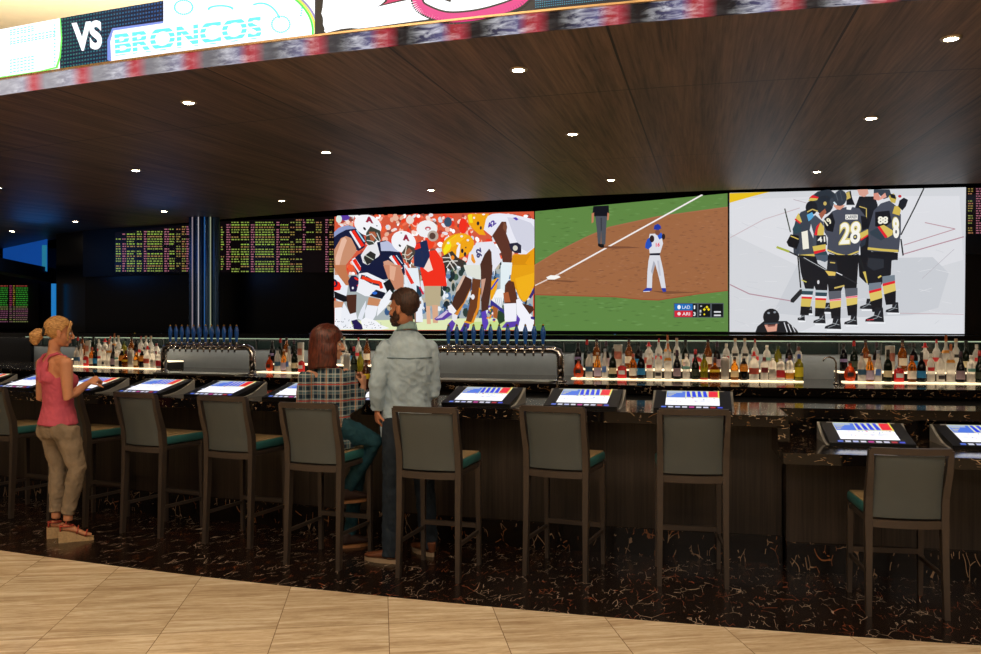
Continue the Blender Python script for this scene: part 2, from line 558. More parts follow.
# canopy body behind the lit fascia, and its top
o = arc_obj('trim_2', [(31.6, 32.10, CEIL + 0.1, 3.86, -8, 52)], [M_black], step=1.0)
setp(o, kind='structure')
bm = bmesh.new(); box(bm, (2, 12, 5.6), (60, 50, 0.1))
setp(link_bm('ceiling_hall', bm, M_cream), kind='structure')
bm = bmesh.new(); box(bm, (2, 26, 2.8), (60, 0.2, 5.8))
setp(link_bm('wall_back', bm, M_black), kind='structure')
bm = bmesh.new(); box(bm, (2, -12.2, 2.7), (60, 0.2, 5.8))
setp(link_bm('wall_front', bm, mat('hall_wall_tan', '#8a6d50', 0.7)), kind='structure')

# lit trim strip under the big board: fireworks pattern red / white / indigo
def fireworks_mat():
    t = base_mat('fireworks_strip')
    tc = t.new('ShaderNodeTexCoord'); sp = t.new('ShaderNodeSeparateXYZ'); t.link(tc.outputs['UV'], sp.inputs[0])
    per = 0.452
    f = t.math('FRACT', t.math('DIVIDE', t.math('ADD', sp.outputs['X'], FW_OFF), per))
    base = t.ramp(f, [(0.0, lin('#b03040')), (0.12, lin('#a83038')), (0.26, lin('#5d5a86')), (0.5, lin('#3c3c58')), (0.66, lin('#14141c')), (0.84, lin('#1a1216')), (1.0, lin('#b03040'))])
    mp = t.new('ShaderNodeMapping'); mp.inputs['Scale'].default_value = (9, 30, 1); mp.inputs['Rotation'].default_value = (0, 0, 0.5); t.link(tc.outputs['UV'], mp.inputs[0])
    nz = t.noise(mp.outputs[0], 1.0, 6, 0.65, 0.5)
    streak = t.ramp(nz, [(0.42, (0, 0, 0)), (0.72, (1, 1, 1))])
    msk = t.ramp(f, [(0.0, (0.25,) * 3), (0.2, (0.6,) * 3), (0.45, (0.9,) * 3), (0.62, (0.4,) * 3), (0.75, (0.02,) * 3), (1.0, (0.1,) * 3)])
    col = t.mix(1.0, base, t.mix(1.0, streak, msk, 'MULTIPLY'), 'ADD')
    # the programme brightens toward the left end of the strip
    g = t.ramp(t.math('DIVIDE', t.math('SUBTRACT', sp.outputs['X'], 9.3), 3.2, True), [(0.0, (0.0,) * 3), (0.5, (0.35,) * 3), (1.0, (0.8,) * 3)])
    col2 = t.mix(g, col, t.mix(t.ramp(t.math('PINGPONG', t.math('SUBTRACT', f, 0.06), 0.5), [(0.02, (1, 1, 1)), (0.24, (0, 0, 0))]), t.mix(nz, (0.45, 0.42, 0.50), (0.95, 0.92, 0.95)), (0.75, 0.12, 0.14)))
    t.bsdf.inputs['Base Color'].default_value = (0.01, 0.01, 0.01, 1)
    t.bsdf.inputs['Roughness'].default_value = 0.5; t.bsdf.inputs['Specular IOR Level'].default_value = 0.1
    t.link(col2, t.bsdf.inputs['Emission Color']); t.bsdf.inputs['Emission Strength'].default_value = 0.9
    return t.m
FW_OFF = -rad(bearing(538, 32.15)) * ARC
M_fire = fireworks_mat()
board = empty('led_fascia_board', pol(32.15, 20, CEIL))
bl = board.location.copy()
def rebase(o, root):
    """parent o (built in world coordinates) under root without moving it"""
    o.parent = root
    bpy.context.view_layer.update()
    o.matrix_parent_inverse = root.matrix_world.inverted()
    return o
setp(board, 'long curved lit display board along the canopy edge with white team graphics', 'display board')
rebase(arc_obj('ticker_strip', [(32.10, 32.17, CEIL + 0.001, 3.482, -8, 52)], [M_fire], step=0.4), board)
rebase(arc_obj('display_housing', [(32.10, 32.15, 3.482, 3.865, -8, 52)], [M_black], step=0.4), board)
rebase(arc_obj('edge_rail', [(32.12, 32.19, 3.478, 3.490, -8, 52)], [mat('warm_rail', '#d8b480', 0.3, 0.6)], step=0.4), board)
P = Painter(cyl_map(32.155), 0.0004); P.slice = 12
def zpx(x, z):                     # pixel row of height z on the board at column x
    p = pol(32.155, bearing(x, 32.155)); return HY - (z - EYE) / p.y * FPX
Z0, Z1 = 3.490, 3.862
def strip(xa, xb, col, z0=Z0, z1=Z1, n=12):
    for i in range(n):
        a = xa + (xb - xa) * i / n; b = xa + (xb - xa) * (i + 1) / n
        P.poly([(a, zpx(a, z0)), (b, zpx(b, z0)), (b, zpx(b, z1)), (a, zpx(a, z1))], col)
        if i < n - 1: P.same()
def uv(x, h):                      # h 0..1 across board height
    return (x, zpx(x, Z0 + (Z1 - Z0) * h))
WH = (1.35, 1.4, 1.45)
strip(-180, -5, '#16406a'); strip(-5, 62, WH, n=4)
strip(60, 172, '#0c1c3c', n=8)
# led dot matrix of the navy part
r2 = random.Random(3)
for i in range(38):
    for j in range(14):
        x = 61.5 + i * 2.9; h = 0.04 + j * 0.07
        c = (0.02, 0.10 + 0.10 * (1 - i / 38), 0.16 + 0.22 * (i / 38))
        a = uv(x, h); P.poly([a, uv(x + 1.6, h), uv(x + 1.6, h + 0.032), uv(x, h + 0.032)], c); P.same()
P.k += 1
# left team shield: white with green rim and turquoise scan lines
P.poly([uv(-4, 0.03), uv(20, 0.02), uv(40, 0.02), uv(58, 0.05), uv(61, 0.25), uv(62.5, 0.6), uv(61, 1.0), uv(-4, 1.0)], (0.25, 1.1, 0.15))
P.poly([uv(-4, 0.06), uv(20, 0.05), uv(40, 0.05), uv(56, 0.08), uv(59.5, 0.27), uv(61, 0.6), uv(60, 1.0), uv(-4, 1.0)], WH)
for hh in [0.10, 0.16, 0.22, 0.28, 0.34, 0.66, 0.70, 0.76, 0.84, 0.88, 0.93]:
    xe = 33 if hh < 0.5 or hh > 0.8 else 56
    x = 10
    while x < xe:
        P.poly([uv(x, hh), uv(x + 2.6, hh), uv(x + 2.6, hh + 0.022), uv(x, hh + 0.022)], (0.25, 0.95, 0.85)); P.same(); x += 3.6
P.k += 1
for j in range(12):
    P.poly([uv(54.5, 0.1 + j * 0.07), uv(56, 0.1 + j * 0.07), uv(56, 0.13 + j * 0.07), uv(54.5, 0.13 + j * 0.07)], (0.25, 0.95, 0.85)); P.same()
P.k += 1
# VS
P.text('VS', [(72, 23), (102, 20), (102.5, 49), (74, 52)], WH, 0.045)
# white blown-out name plate
P.poly([(112, 62), (111, 52), (110, 36), (114, 29), (140, 25), (164, 22), (164, 0), (162, -30), (250, -60), (315, -60), (318, 20), (316, 35), (240, 46), (170, 55)], WH)
P.poly([(108, 60), (108, 40), (113, 28.5), (164, 21.5), (164, 23.5), (114, 31), (111, 42), (112, 62)], (0.25, 0.35, 0.9))
CY_ = (0.18, 1.0, 1.05)
P.text('BRONCOS', [(115, 33), (262, 15), (262, 38.5), (116, 56.5)], CY_, 0.03)
# break lettering into led rows
for j in range(9):
    y = 15.2 + j * 5.2
    P.line([(113, y + 19.3), (268, y + 0.3)], 1.3, WH)
for (cx, cy, rx, ry, a0, a1) in [(185, 8, 9, 7, 0, 360), (222, 10, 12, 3.5, 180, 360), (282, 25, 9, 8, 0, 360), (262, 28, 20, 24, 250, 340), (225, 8, 78, 52, 300, 372)]:
    n = 26
    for i in range(n):
        t = rad(a0 + (a1 - a0) * i / n)
        x = cx + rx * math.cos(t); y = cy + ry * math.sin(t)
        P.rect(x - 0.9, y - 0.8, x + 0.9, y + 0.8, CY_); P.same()
P.k += 1
# rim of the round emblem: green / yellow / violet dots
for i in range(90):
    t = rad(292 + i * 1.05)
    for k, c in enumerate([(0.1, 0.9, 0.1), (0.9, 0.9, 0.1), (0.35, 0.3, 0.6)]):
        x = 222 + (92 + k * 2.4) * math.cos(t) * 1.0; y = 32 + (60 + k * 2) * math.sin(t) * 0.9
        if x < 319 and y < zpx(x, Z0) - 1.2: P.rect(x - 1, y - 0.9, x + 1, y + 0.9, c); P.same()
P.k += 1
# right graphic: white arrow shape with black outline and pink letters
strip(316, 700, '#10141c', n=30)
P.poly([(312, 36.5), (317, 34), (318, 24), (316, 14), (320, 2), (322, -30), (545, -60), (530, -2), (520, 5), (495, 15), (430, 25), (372, 30.5), (330, 34.5)], '#141414')
P.poly([(325, 34), (326, 30), (322, 18), (324, 8), (327, -30), (536, -60), (520, -6), (512, 1), (488, 10), (430, 20), (372, 28), (350, 30.5), (345, 33)], WH)
P.line([(321, 1), (320.5, 12), (323.5, 20), (322.5, 31), (327, 35), (343, 31), (352, 30), (364, 31)], 2.4, '#101010')
P.poly([(378, 8), (382, 5.5), (386, 2), (388, -12), (420, -20), (420, -3), (414, 0), (400, 3)], '#141414')
P.poly([(384, 5.5), (388, 3), (391, -12), (418, -18), (418, -4), (411, -1)], '#d02068')
KC = [(417, -14), (419, 4), (428, 12), (448, 18.5), (475, 17), (500, 11), (520, 3), (532, -10)]
def smooth(pts, n=8):
    out = []
    for i in range(len(pts) - 1):
        p0, p1, p2, p3 = [Vector(pts[max(0, min(len(pts) - 1, k))]) for k in (i - 1, i, i + 1, i + 2)]
        for j in range(n):
            t = j / n
            out.append(tuple(0.5 * ((2 * p1) + (p2 - p0) * t + (2 * p0 - 5 * p1 + 4 * p2 - p3) * t * t + (3 * p1 - p0 - 3 * p2 + p3) * t ** 3)))
    return out + [pts[-1]]
KC = smooth(KC)
P.line(KC, 13, '#141414')
P.line(KC, 9.2, '#e8388c')
P.line([(430, -16), (440, -2), (452, 2)], 3.0, '#141414')
P.poly([(535, 6), (560, 1), (640, -6), (640, -60), (545, -60), (535, -10)], '#0b2234')
for i in range(52):
    for j in range(14):
        x = 536 + i * 2.2; y = 8 - j * 2.2 - (x - 536) * 0.11
        P.rect(x, y, x + 1.2, y + 1.0, (0.02, 0.22 + 0.1 * r2.random(), 0.42)); P.same()
P.k += 1
strip(648, 985, '#b09a86', z0=Z0, z1=Z1, n=10)
rebase(P.build('display', picture_mat('led_board_picture', 1.0)), board)

# ------------------------------------------------------------------ recessed downlights
M_lamp = emit('lamp_glow', (1.0, 0.84, 0.58), 70)
M_bezel = mat('lamp_bezel', '#c8b8a0', 0.35, 0.6)
def make_downlight(label):
    root = empty('recessed_downlight')
    setp(root, label, 'ceiling light', 'downlights in the canopy')
    bm = bmesh.new(); lathe(bm, [(0.046, 0.0), (0.046, 0.02), (0.078, 0.02), (0.078, -0.006), (0.052, -0.010)], 28)
    # ring: rebuild as tube profile
    bm.free(); bm = bmesh.new()
    prof = [(0.037, -0.002), (0.043, -0.009), (0.058, -0.006), (0.061, 0.001)]
    loops = [[bm.verts.new((r * math.cos(2 * math.pi * i / 28), r * math.sin(2 * math.pi * i / 28), z)) for i in range(28)] for r, z in prof]
    for k in range(3):
        for i in range(28):
            j = (i + 1) % 28; bm.faces.new((loops[k][i], loops[k][j], loops[k + 1][j], loops[k + 1][i]))
    link_bm('trim_ring', bm, M_bezel, root, smooth=True, recalc=False)
    bm = bmesh.new(); lathe(bm, [(0.038, -0.0065), (0.038, 0.0)], 24)
    link_bm('lamp_lens', bm, M_lamp, root)
    return root
def spot(root, a):
    l = bpy.data.lights.new('lamp_light', 'SPOT'); l.energy = 42; l.color = (1.0, 0.74, 0.46)
    l.spot_size = rad(95); l.spot_blend = 0.6; l.shadow_soft_size = 0.05
    s = bpy.data.objects.new('lamp_light', l); COL.objects.link(s); s.parent = root; s.location = (0, 0, -0.02)
DL = [(18.25, 0, 'large downlight near the right edge of the canopy, closest to the viewer on that side'),
      (17.11, 0, 'downlight in the second ring above the hockey picture, right side'),
      (15.69, 0, 'downlight nearest the top edge of the hockey picture'),
      (18.25, 1, 'brightest front downlight in the middle, below the pink lettering'),
      (17.11, 1, 'downlight in the second ring above the baseball picture'),
      (15.69, 1, 'downlight nearest the top edge of the baseball picture'),
      (18.25, 2, 'front downlight at left, below the lettering BRONCOS'),
      (17.11, 2, 'second-ring downlight between the BRONCOS lettering and the football picture'),
      (15.69, 2, 'downlight nearest the top edge of the football picture'),
      (17.11, 3, 'second-ring downlight left of the front one below the VS lettering'),
      (15.69, 3, 'downlight just above the wide odds board right of the steel column'),
      (17.11, 4, 'downlight cut by the left edge of the photo'),
      (15.69, 4, 'downlight just above the narrow odds board left of the steel column'),
      (15.69, 5, 'downlight above the dark blue wall, left of the odds boards'),
      (15.69, 6, 'farthest downlight at left, above the glowing blue wedge')]
dl0 = None
for rr, k, lab in DL:
    a = 11.19 + 4.783 * k
    if dl0 is None: dl = dl0 = make_downlight(lab)
    else: dl = copy_tree(dl0); dl['label'] = lab
    dl.location = pol(rr * 1.725, a, CEIL - 0.001); dl.rotation_euler = (0, 0, rad(-a))
for rr, k, lab in DL + [(18.25, 3, ''), (18.25, 4, ''), (18.25, -1, ''), (17.11, -1, '')]:
    l = bpy.data.lights.new('lamp_light', 'SPOT')
    l.energy = 36; l.color = (1.0, 0.72, 0.44)
    l.spot_size = rad(100); l.spot_blend = 0.7; l.shadow_soft_size = 0.045
    s = bpy.data.objects.new('lamp_light', l); COL.objects.link(s); s.location = pol(rr * 1.725, 11.19 + 4.783 * k, CEIL - 0.03)

# ------------------------------------------------------------------ video wall
VW = [(12.5, 9.9), (8.6, 9.98), (5.80, 10.43), (3.03, 10.88), (0.646, 12.55), (-2.41, 13.17), (-4.34, 13.78), (-7.2, 15.1), (-8.05, 15.75)]
bm = bmesh.new()
def wall_seg(bm, A, B, z0, z1, off=0.05, th=0.15):
    A = Vector((A[0], A[1], 0)); B = Vector((B[0], B[1], 0)); d = (B - A).normalized(); n = Vector((-d.y, d.x, 0))
    if n.dot(A) < 0: n = -n
    p = [A + n * off, B + n * off, B + n * (off + th), A + n * (off + th)]
    vb = [bm.verts.new((q.x, q.y, z0)) for q in p]; vt = [bm.verts.new((q.x, q.y, z1)) for q in p]
    bm.faces.new(vb[::-1]); bm.faces.new(vt)
    for i in range(4):
        j = (i + 1) % 4; bm.faces.new((vb[i], vb[j], vt[j], vt[i]))
for i in range(len(VW) - 1): wall_seg(bm, VW[i], VW[i + 1], 0, CEIL)
setp(link_bm('wall_video', bm, M_blackglass), kind='structure')
# ------------------------------------------------------------------ big screens
M_pic = picture_mat('screen_picture', 1.0)
def crop(x0, y0, s): return lambda x, y: (x0 + x / s, y0 + y / s)

def clip_rect(P, pts):  # corners of display from px quad
    P.poly(pts, '#000000')

def big_screen(A, B, label, paint, quad):
    mid = ((A[0] + B[0]) / 2, (A[1] + B[1]) / 2, 1.6)
    root = empty('video_screen', mid)
    setp(root, label, 'screen')
    bm = bmesh.new(); A_ = Vector(A); B_ = Vector(B); dd = (B_ - A_).normalized() * .02; wall_seg(bm, A_ + dd, B_ - dd, 1.585, CEIL - 0.005, off=0.0, th=0.045)
    rebase(link_bm('screen_frame', bm, M_black), root)
    P = Painter(plane_map(A, B), 0.00008)
    P.k = 2
    paint(P, quad)
    rebase(P.build('display', M_pic), root)
    return root

SK, SKD, NAV, WHT, ORG, RED, GLD, PUR = '#c98f70', '#4a2a20', '#161c3c', '#eceef6', '#f04a1c', '#ee2a1a', '#f0a818', '#4a2f96'
def paint_football(P, q):
    fA = crop(330, 205, 9.343); fB = crop(330, 265, 9.343); fC = crop(430, 205, 8.918); fD = crop(430, 265, 8.918)
    r = random.Random(11)
    P.poly(q, '#d4583c')
    # crowd
    kb = P.k
    for i in range(520):
        P.cyc(kb, i)
        x = r.uniform(336.5, 532); y = 213 + 60 * r.random() ** 1.3 + 2
        c = r.choice(['#f0411f', '#ee5a30', '#e83a24', '#f6d8cc', '#ffffff', '#e6b49c', '#d0dbe8', '#b04038', '#f07050', '#8a4a40', '#f4b8a4', '#e8e4ec'])
        P.ell(x, y, min(r.uniform(1.2, 3.4), x - 335, 534 - x), min(r.uniform(1.2, 3.2), y - 212.5), c, seg=8, rot=r.uniform(0, 90))
    P.k = kb + 16
    for (x, y, rx, ry, c) in [(345, 217, 5, 3.5, '#5a3aa0'), (352, 214.8, 4, 2.0, '#e8eef0'), (339, 219, 3, 4, '#d8e8e0'), (448, 222, 4, 5, '#3a5068'), (463, 226, 4, 8, '#f03020'), (430, 240, 5, 9, '#f04020'), (410, 220, 4, 4, '#e8d8d0')]:
        P.ell(x, y, rx, ry, c)
    # sideline and lower background
    P.poly([(336, 276), (420, 270), (533, 262), (533, 322), (336, 322)], '#a9b2b4')
    kb = P.k
    for i in range(330):
        P.cyc(kb, i)
        x = r.uniform(378, 530); y = r.uniform(262, 318)
        P.ell(x, y, r.uniform(1.2, 3.2), r.uniform(2, 6), r.choice(['#2a3c38', '#3f5a48', '#5a7fa8', '#dfe6ee', '#17251f', '#b9b09a', '#e8eef4', '#375a86', '#8aa0b0', '#1c2a30']), seg=8)
    P.k = kb + 16
    P.poly([(335, 321), (533.5, 317), (533.8, 330), (335, 330)], '#dfe9b8')
    P.poly([(470, 322), (533.5, 320), (533.8, 330), (470, 330)], '#c6dd8e')
    # official in red shirt and khaki shorts
    P.poly([(424, 252), (436, 250), (444, 262), (447, 286), (424, 287), (420, 268)], '#f0301c')
    P.poly([(421, 254), (428, 254), (433, 270), (428, 272), (421, 266)], '#f4dcd0')
    P.poly([(424, 286), (441, 286), (440, 306), (426, 306)], '#b9aa88')
    P.poly([(426, 306), (430, 306), (431, 324), (427, 324)], '#e0b090'); P.poly([(432, 305), (438, 305), (438, 323), (433, 323)], '#d8a888')
    # distant blue player with white helmet
    P.poly([(414, 244), (427, 240), (430, 256), (424, 268), (414, 266)], '#1c2a50')
    P.poly([(414, 244), (420, 243), (421, 248), (415, 250)], '#e83020')
    P.poly([(411, 264), (420, 270), (422, 322), (415, 323), (412, 290)], '#8a6450')
    P.poly([(404, 268), (418, 268), (422, 300), (416, 304), (405, 300)], '#e6eef4')
    P.poly([(404, 270), (407, 270), (414, 290), (418, 300), (414, 300)], '#ea3420')
    P.poly([(416, 304), (422, 304), (423, 322), (416, 322)], WHT)
    P.ell(427, 229, 10.5, 8.8, '#f0f0f2'); P.ell(433, 236, 5.5, 5.5, '#b8a89c'); P.ell(432.5, 236, 3.2, 3.4, '#5a4038'); P.ell(428, 228.5, 3.0, 2.0, '#c05060'); P.ell(428, 229.2, 1.6, 1.1, '#f0f0f2')
    # leftmost player
    P.poly([(40, 30), (120, 80), (170, 190), (150, 330), (90, 350), (40, 300)], '#e9edf6', fB)
    P.poly([(40, 140), (90, 160), (108, 200), (95, 235), (40, 240)], RED, fB)
    P.poly([(40, 130), (60, 140), (75, 175), (60, 205), (40, 205)], NAV, fB); P.poly([(40, 150), (52, 160), (56, 185), (40, 195)], RED, fB)
    P.poly([(40, 245), (150, 290), (240, 285), (230, 330), (130, 345), (45, 310)], '#14151c', fB)
    P.poly([(40, 335), (130, 345), (110, 400), (40, 400)], SK, fB)
    P.poly([(155, 280), (250, 275), (245, 440), (185, 460), (160, 380)], SKD, fB)
    P.poly([(45, 400), (110, 395), (160, 480), (230, 600), (45, 605)], '#f2f3f8', fB)
    P.poly([(130, 350), (180, 440), (210, 510), (150, 600), (100, 560), (110, 430)], '#eceff6', fB)
    P.poly([(180, 460), (245, 445), (255, 505), (205, 520)], WHT, fB)
    P.poly([(200, 520), (250, 510), (330, 590), (290, 605), (225, 600)], '#241c50', fB)
    for i in range(22):
        P.ell(50 + r.random() * 170, 480 + r.random() * 110, 6, 4, '#9aa0a8', fB, seg=6)
    P.poly([(40, 290), (60, 235), (110, 205), (180, 190), (240, 210), (300, 260), (332, 330), (325, 395), (270, 430), (200, 400), (120, 420), (40, 440)], NAV, fA)
    P.poly([(40, 255), (80, 215), (150, 192), (215, 200), (245, 220), (150, 232), (80, 270), (40, 300)], '#8f9cc8', fA)
    for (a, b, w, c) in [((190, 245), (285, 400), 2.0, WHT), ((215, 240), (310, 385), 3.4, RED), ((250, 235), (325, 345), 1.3, '#a8d8f0')]:
        P.line([fA(*a), fA(*b)], w, c)
    P.poly([(105, 310), (150, 290), (200, 310), (245, 400), (250, 430), (200, 500), (150, 560), (150, 654), (45, 654), (40, 420)], SK, fA)
    P.poly([(110, 320), (140, 300), (160, 330), (120, 440), (90, 560), (60, 600), (50, 500)], '#e6b8a0', fA)
    P.poly([(40, 0), (150, 0), (160, 70), (200, 160), (190, 190), (150, 190), (90, 110), (45, 40)], '#c07850', fB)
    P.poly([(170, 150), (200, 100), (240, 100), (290, 140), (300, 200), (240, 250), (190, 250)], '#221c40', fB)
    P.ell(250, 130, 26, 10, RED, fB, rot=30); P.ell(268, 192, 18, 10, '#e02840', fB); P.ell(215, 215, 9, 12, '#e8e8f0', fB)
    # helmet 1
    P.ell(355, 190, 132, 96, '#f4f4f8', fA, rot=22, seg=22)
    P.poly([(340, 260), (380, 200), (470, 240), (480, 320), (440, 390), (370, 390), (335, 340)], '#3c4038', fA)
    P.poly([(365, 250), (420, 250), (440, 290), (410, 340), (380, 330)], '#b06040', fA)
    for l in [[(340, 290), (390, 270), (450, 340)], [(345, 330), (400, 340), (440, 390)], [(335, 360), (380, 390), (430, 385)], [(440, 260), (470, 330), (440, 380)]]: P.line([fA(*p) for p in l], 0.8, '#d8dcd8')
    P.ell(440, 355, 26, 18, '#f2f2f6', fA, rot=-40)
    P.text('A', [fA(325, 105), fA(410, 115), fA(408, 175), fA(335, 160)], '#981c3c', 0.08)
    P.ell(325, 222, 18, 10, '#101018', fA, rot=50); P.ell(440, 195, 6, 6, '#101018', fA)
    # hidden helmet, shoulder two
    P.poly([(205, 520), (270, 460), (350, 430), (470, 470), (480, 560), (330, 640), (260, 654)], NAV, fA)
    P.poly([(290, 470), (350, 380), (450, 360), (475, 430), (440, 540), (350, 560), (310, 540)], '#e6e6ea', fA)
    P.poly([(320, 480), (380, 430), (430, 460), (420, 520), (350, 560), (315, 520)], '#2a2a28', fA)
    for l in [[(315, 500), (340, 550)], [(330, 470), (420, 520)]]: P.line([fA(*p) for p in l], 0.7, '#c8d0c0')
    P.poly([(200, 530), (235, 490), (300, 590), (270, 635)], WHT, fA); P.poly([(212, 520), (240, 500), (300, 600), (275, 620)], RED, fA)
    # middle crouching player
    P.poly([(440, 350), (520, 330), (600, 380), (660, 450), (700, 560), (700, 654), (330, 654), (330, 600), (400, 520), (470, 470)], '#121a3a', fA)
    P.poly([(470, 350), (540, 335), (620, 390), (650, 440), (560, 430), (480, 430)], '#b9c0dc', fA)
    P.line([fA(565, 480), fA(670, 600)], 3.4, WHT); P.line([fA(590, 475), fA(668, 590)], 2.3, RED); P.line([fA(620, 470), fA(680, 550)], 0.8, '#bfe0f8')
    P.poly([(500, 530), (545, 515), (620, 560), (670, 620), (690, 654), (520, 654)], '#d09a80', fA)
    P.poly([(290, 0), (540, 0), (545, 130), (480, 140), (380, 90), (290, 60)], '#10183a', fB)
    P.poly([(500, 0), (660, 0), (690, 120), (690, 235), (600, 230), (545, 130)], '#c8876a', fB)
    P.poly([(560, 0), (620, 20), (600, 150), (560, 130)], '#e0ac90', fB)
    P.ell(690, 345, 118, 100, '#f4f4f8', fA, rot=25, seg=22)
    P.poly([(670, 450), (720, 370), (790, 400), (800, 450), (760, 520), (720, 540), (680, 490)], '#4c443c', fA)
    P.poly([(700, 440), (740, 400), (770, 430), (740, 500), (710, 490)], '#9a5c44', fA)
    for l in [[(675, 460), (730, 470), (770, 440)], [(690, 500), (740, 510), (780, 470)], [(720, 380), (700, 470), (720, 540)]]: P.line([fA(*p) for p in l], 0.8, '#dcd8c8')
    P.text('A', [fA(675, 275), fA(748, 280), fA(745, 340), fA(682, 330)], '#981c3c', 0.08); P.ell(655, 380, 14, 9, '#101018', fA, rot=50); P.ell(668, 262, 9, 4, '#101018', fA)
    # trousers of middle player
    P.poly([(270, 80), (350, 70), (480, 130), (545, 160), (540, 230), (500, 300), (420, 300), (330, 290), (250, 250), (270, 170)], '#eef0f6', fB)
    P.line([fB(290, 110), fB(330, 120), fB(400, 160), fB(480, 180)], 4.6, '#26243c'); P.line([fB(300, 115), fB(400, 152), fB(470, 165), fB(485, 220)], 3.2, '#f03a18')
    P.poly([(500, 170), (560, 130), (610, 230), (540, 260)], '#14151c', fB)
    P.poly([(370, 290), (430, 230), (520, 260), (500, 320), (420, 300)], '#14182c', fB); P.ell(420, 262, 24, 14, '#2c6ad0', fB)
    P.poly([(365, 300), (480, 320), (450, 385), (350, 370)], '#c88860', fB)
    P.poly([(350, 375), (450, 385), (430, 470), (400, 520), (330, 500), (330, 430)], WHT, fB)
    P.poly([(290, 420), (340, 330), (330, 430), (300, 520), (260, 500)], '#e4e8f2', fB)
    P.poly([(290, 520), (330, 490), (430, 520), (480, 560), (560, 590), (480, 605), (310, 600)], '#f4f5fa', fB)
    for i in range(20): P.ell(320 + r.random() * 160, 530 + r.random() * 60, 6, 4, '#9aa0a8', fB, seg=6)
    P.poly([(500, 300), (560, 230), (610, 290), (520, 400), (440, 480), (450, 390)], '#f0f2f8', fB)
    P.poly([(690, 0), (720, 0), (760, 100), (815, 250), (810, 310), (740, 250), (720, 130)], '#dfe8f2', fB)
    P.poly([(700, 20), (730, 60), (790, 170), (760, 180), (715, 90)], '#ea3420', fB)
    P.poly([(735, 250), (790, 240), (815, 270), (805, 320)], '#f03a20', fB); P.poly([(810, 190), (850, 210), (860, 290), (815, 320)], '#1c3a50', fB); P.line([fB(840, 205), fB(875, 275)], 1.8, '#d02040')
    # right side: standing player in white and gold
    P.poly([(490, 110), (560, 80), (620, 75), (740, 85), (932, 130), (932, 400), (900, 440), (800, 445), (700, 340), (640, 330), (540, 270), (480, 220)], '#e9e9f4', fC)
    P.poly([(690, 110), (790, 120), (900, 160), (930, 200), (925, 380), (870, 420), (800, 380), (740, 250)], '#d2d3e2', fC)
    P.poly([(335, 95), (350, 80), (530, 78), (500, 130), (480, 230), (500, 270), (440, 265), (390, 220), (345, 170)], '#f0a414', fC)
    P.poly([(340, 90), (375, 80), (385, 160), (355, 160)], '#f4dc20', fC); P.ell(430, 165, 12, 18, '#1c1830', fC); P.ell(455, 205, 9, 16, '#1c1830', fC); P.ell(395, 115, 9, 10, '#f4f0f4', fC); P.ell(480, 85, 14, 8, '#f2f0f4', fC)
    P.text('42', [fC(505, 175), fC(570, 130), fC(595, 165), fC(530, 215)], '#4a2a9a', 0.05)
    P.poly([(740, 115), (770, 110), (790, 130), (770, 140)], '#5a40b0', fC)
    P.poly([(556, 275), (640, 150), (680, 150), (690, 200), (680, 250), (735, 400), (730, 520), (650, 510), (635, 420)], '#5c3226', fC)
    P.poly([(660, 150), (685, 180), (685, 250), (650, 210)], '#7c4c38', fC)
    P.poly([(540, 400), (630, 500), (560, 480)], '#2a1a16', fC)
    P.poly([(705, 345), (780, 335), (815, 360), (815, 430), (760, 430), (720, 400)], '#24243a', fC); P.ell(762, 385, 22, 24, '#d6d2c6', fC)
    P.poly([(745, 440), (860, 440), (932, 380), (932, 624), (715, 624), (725, 520)], '#e89c0c', fC); P.poly([(735, 450), (900, 440), (850, 520), (910, 560), (880, 624), (730, 624)], '#d88e0a', fC)
    P.poly([(720, 0), (932, 0), (932, 130), (900, 270), (850, 330), (800, 300), (760, 200), (720, 140)], '#e6a010', fD)
    P.poly([(760, 120), (930, 70), (932, 180), (880, 290), (830, 330), (790, 250)], '#f0b018', fD)
    P.poly([(640, 510), (735, 515), (725, 624), (635, 624)], '#e6f0f4', fC); P.poly([(632, 0), (735, 0), (700, 140), (690, 230), (630, 230)], '#e2eef2', fD)
    P.poly([(540, 330), (600, 220), (640, 210), (670, 240), (640, 380), (600, 360), (590, 340), (560, 350)], '#f2f4f6', fD)
    for i in range(4): P.line([fD(580 + i * 18, 290), fD(600 + i * 14, 370)], 0.9, '#c2ccd6')
    P.poly([(690, 200), (740, 240), (730, 270), (690, 240)], '#f2f4f6', fD)
    P.poly([(670, 180), (700, 140), (750, 150), (780, 300), (770, 350), (665, 340)], '#5a3020', fD); P.poly([(655, 250), (700, 240), (720, 330), (665, 335)], '#a85a34', fD)
    P.poly([(660, 345), (770, 340), (775, 500), (670, 505)], '#f0f0f8', fD); P.poly([(770, 310), (800, 295), (930, 480), (925, 570), (860, 560), (780, 480)], '#f2f2fa', fD)
    P.poly([(640, 560), (680, 510), (770, 500), (775, 440), (805, 480), (800, 540), (720, 560)], '#5a3ca8', fD); P.poly([(800, 500), (900, 540), (920, 590), (780, 590)], '#f4f4fa', fD)
    P.poly([(820, 340), (920, 370), (930, 400), (890, 440)], SKD, fD); P.poly([(880, 290), (930, 200), (932, 250), (900, 300)], '#3a2a70', fD); P.poly([(900, 460), (930, 460), (932, 490), (900, 480)], '#3a2a80', fD)
    # knee behind
    P.poly([(540, 150), (610, 110), (600, 200), (560, 300), (540, 320)], GLD, fD); P.line([fD(545, 220), fD(610, 125)], 1.6, '#3048c0')
    P.poly([(545, 310), (660, 400), (665, 440), (600, 390), (540, 360)], '#34308a', fD)
    # crouching lineman with yellow helmet
    P.poly([(360, 390), (430, 335), (560, 325), (600, 380), (640, 500), (560, 600), (460, 624), (340, 624), (330, 520)], '#e6e6f0', fC)
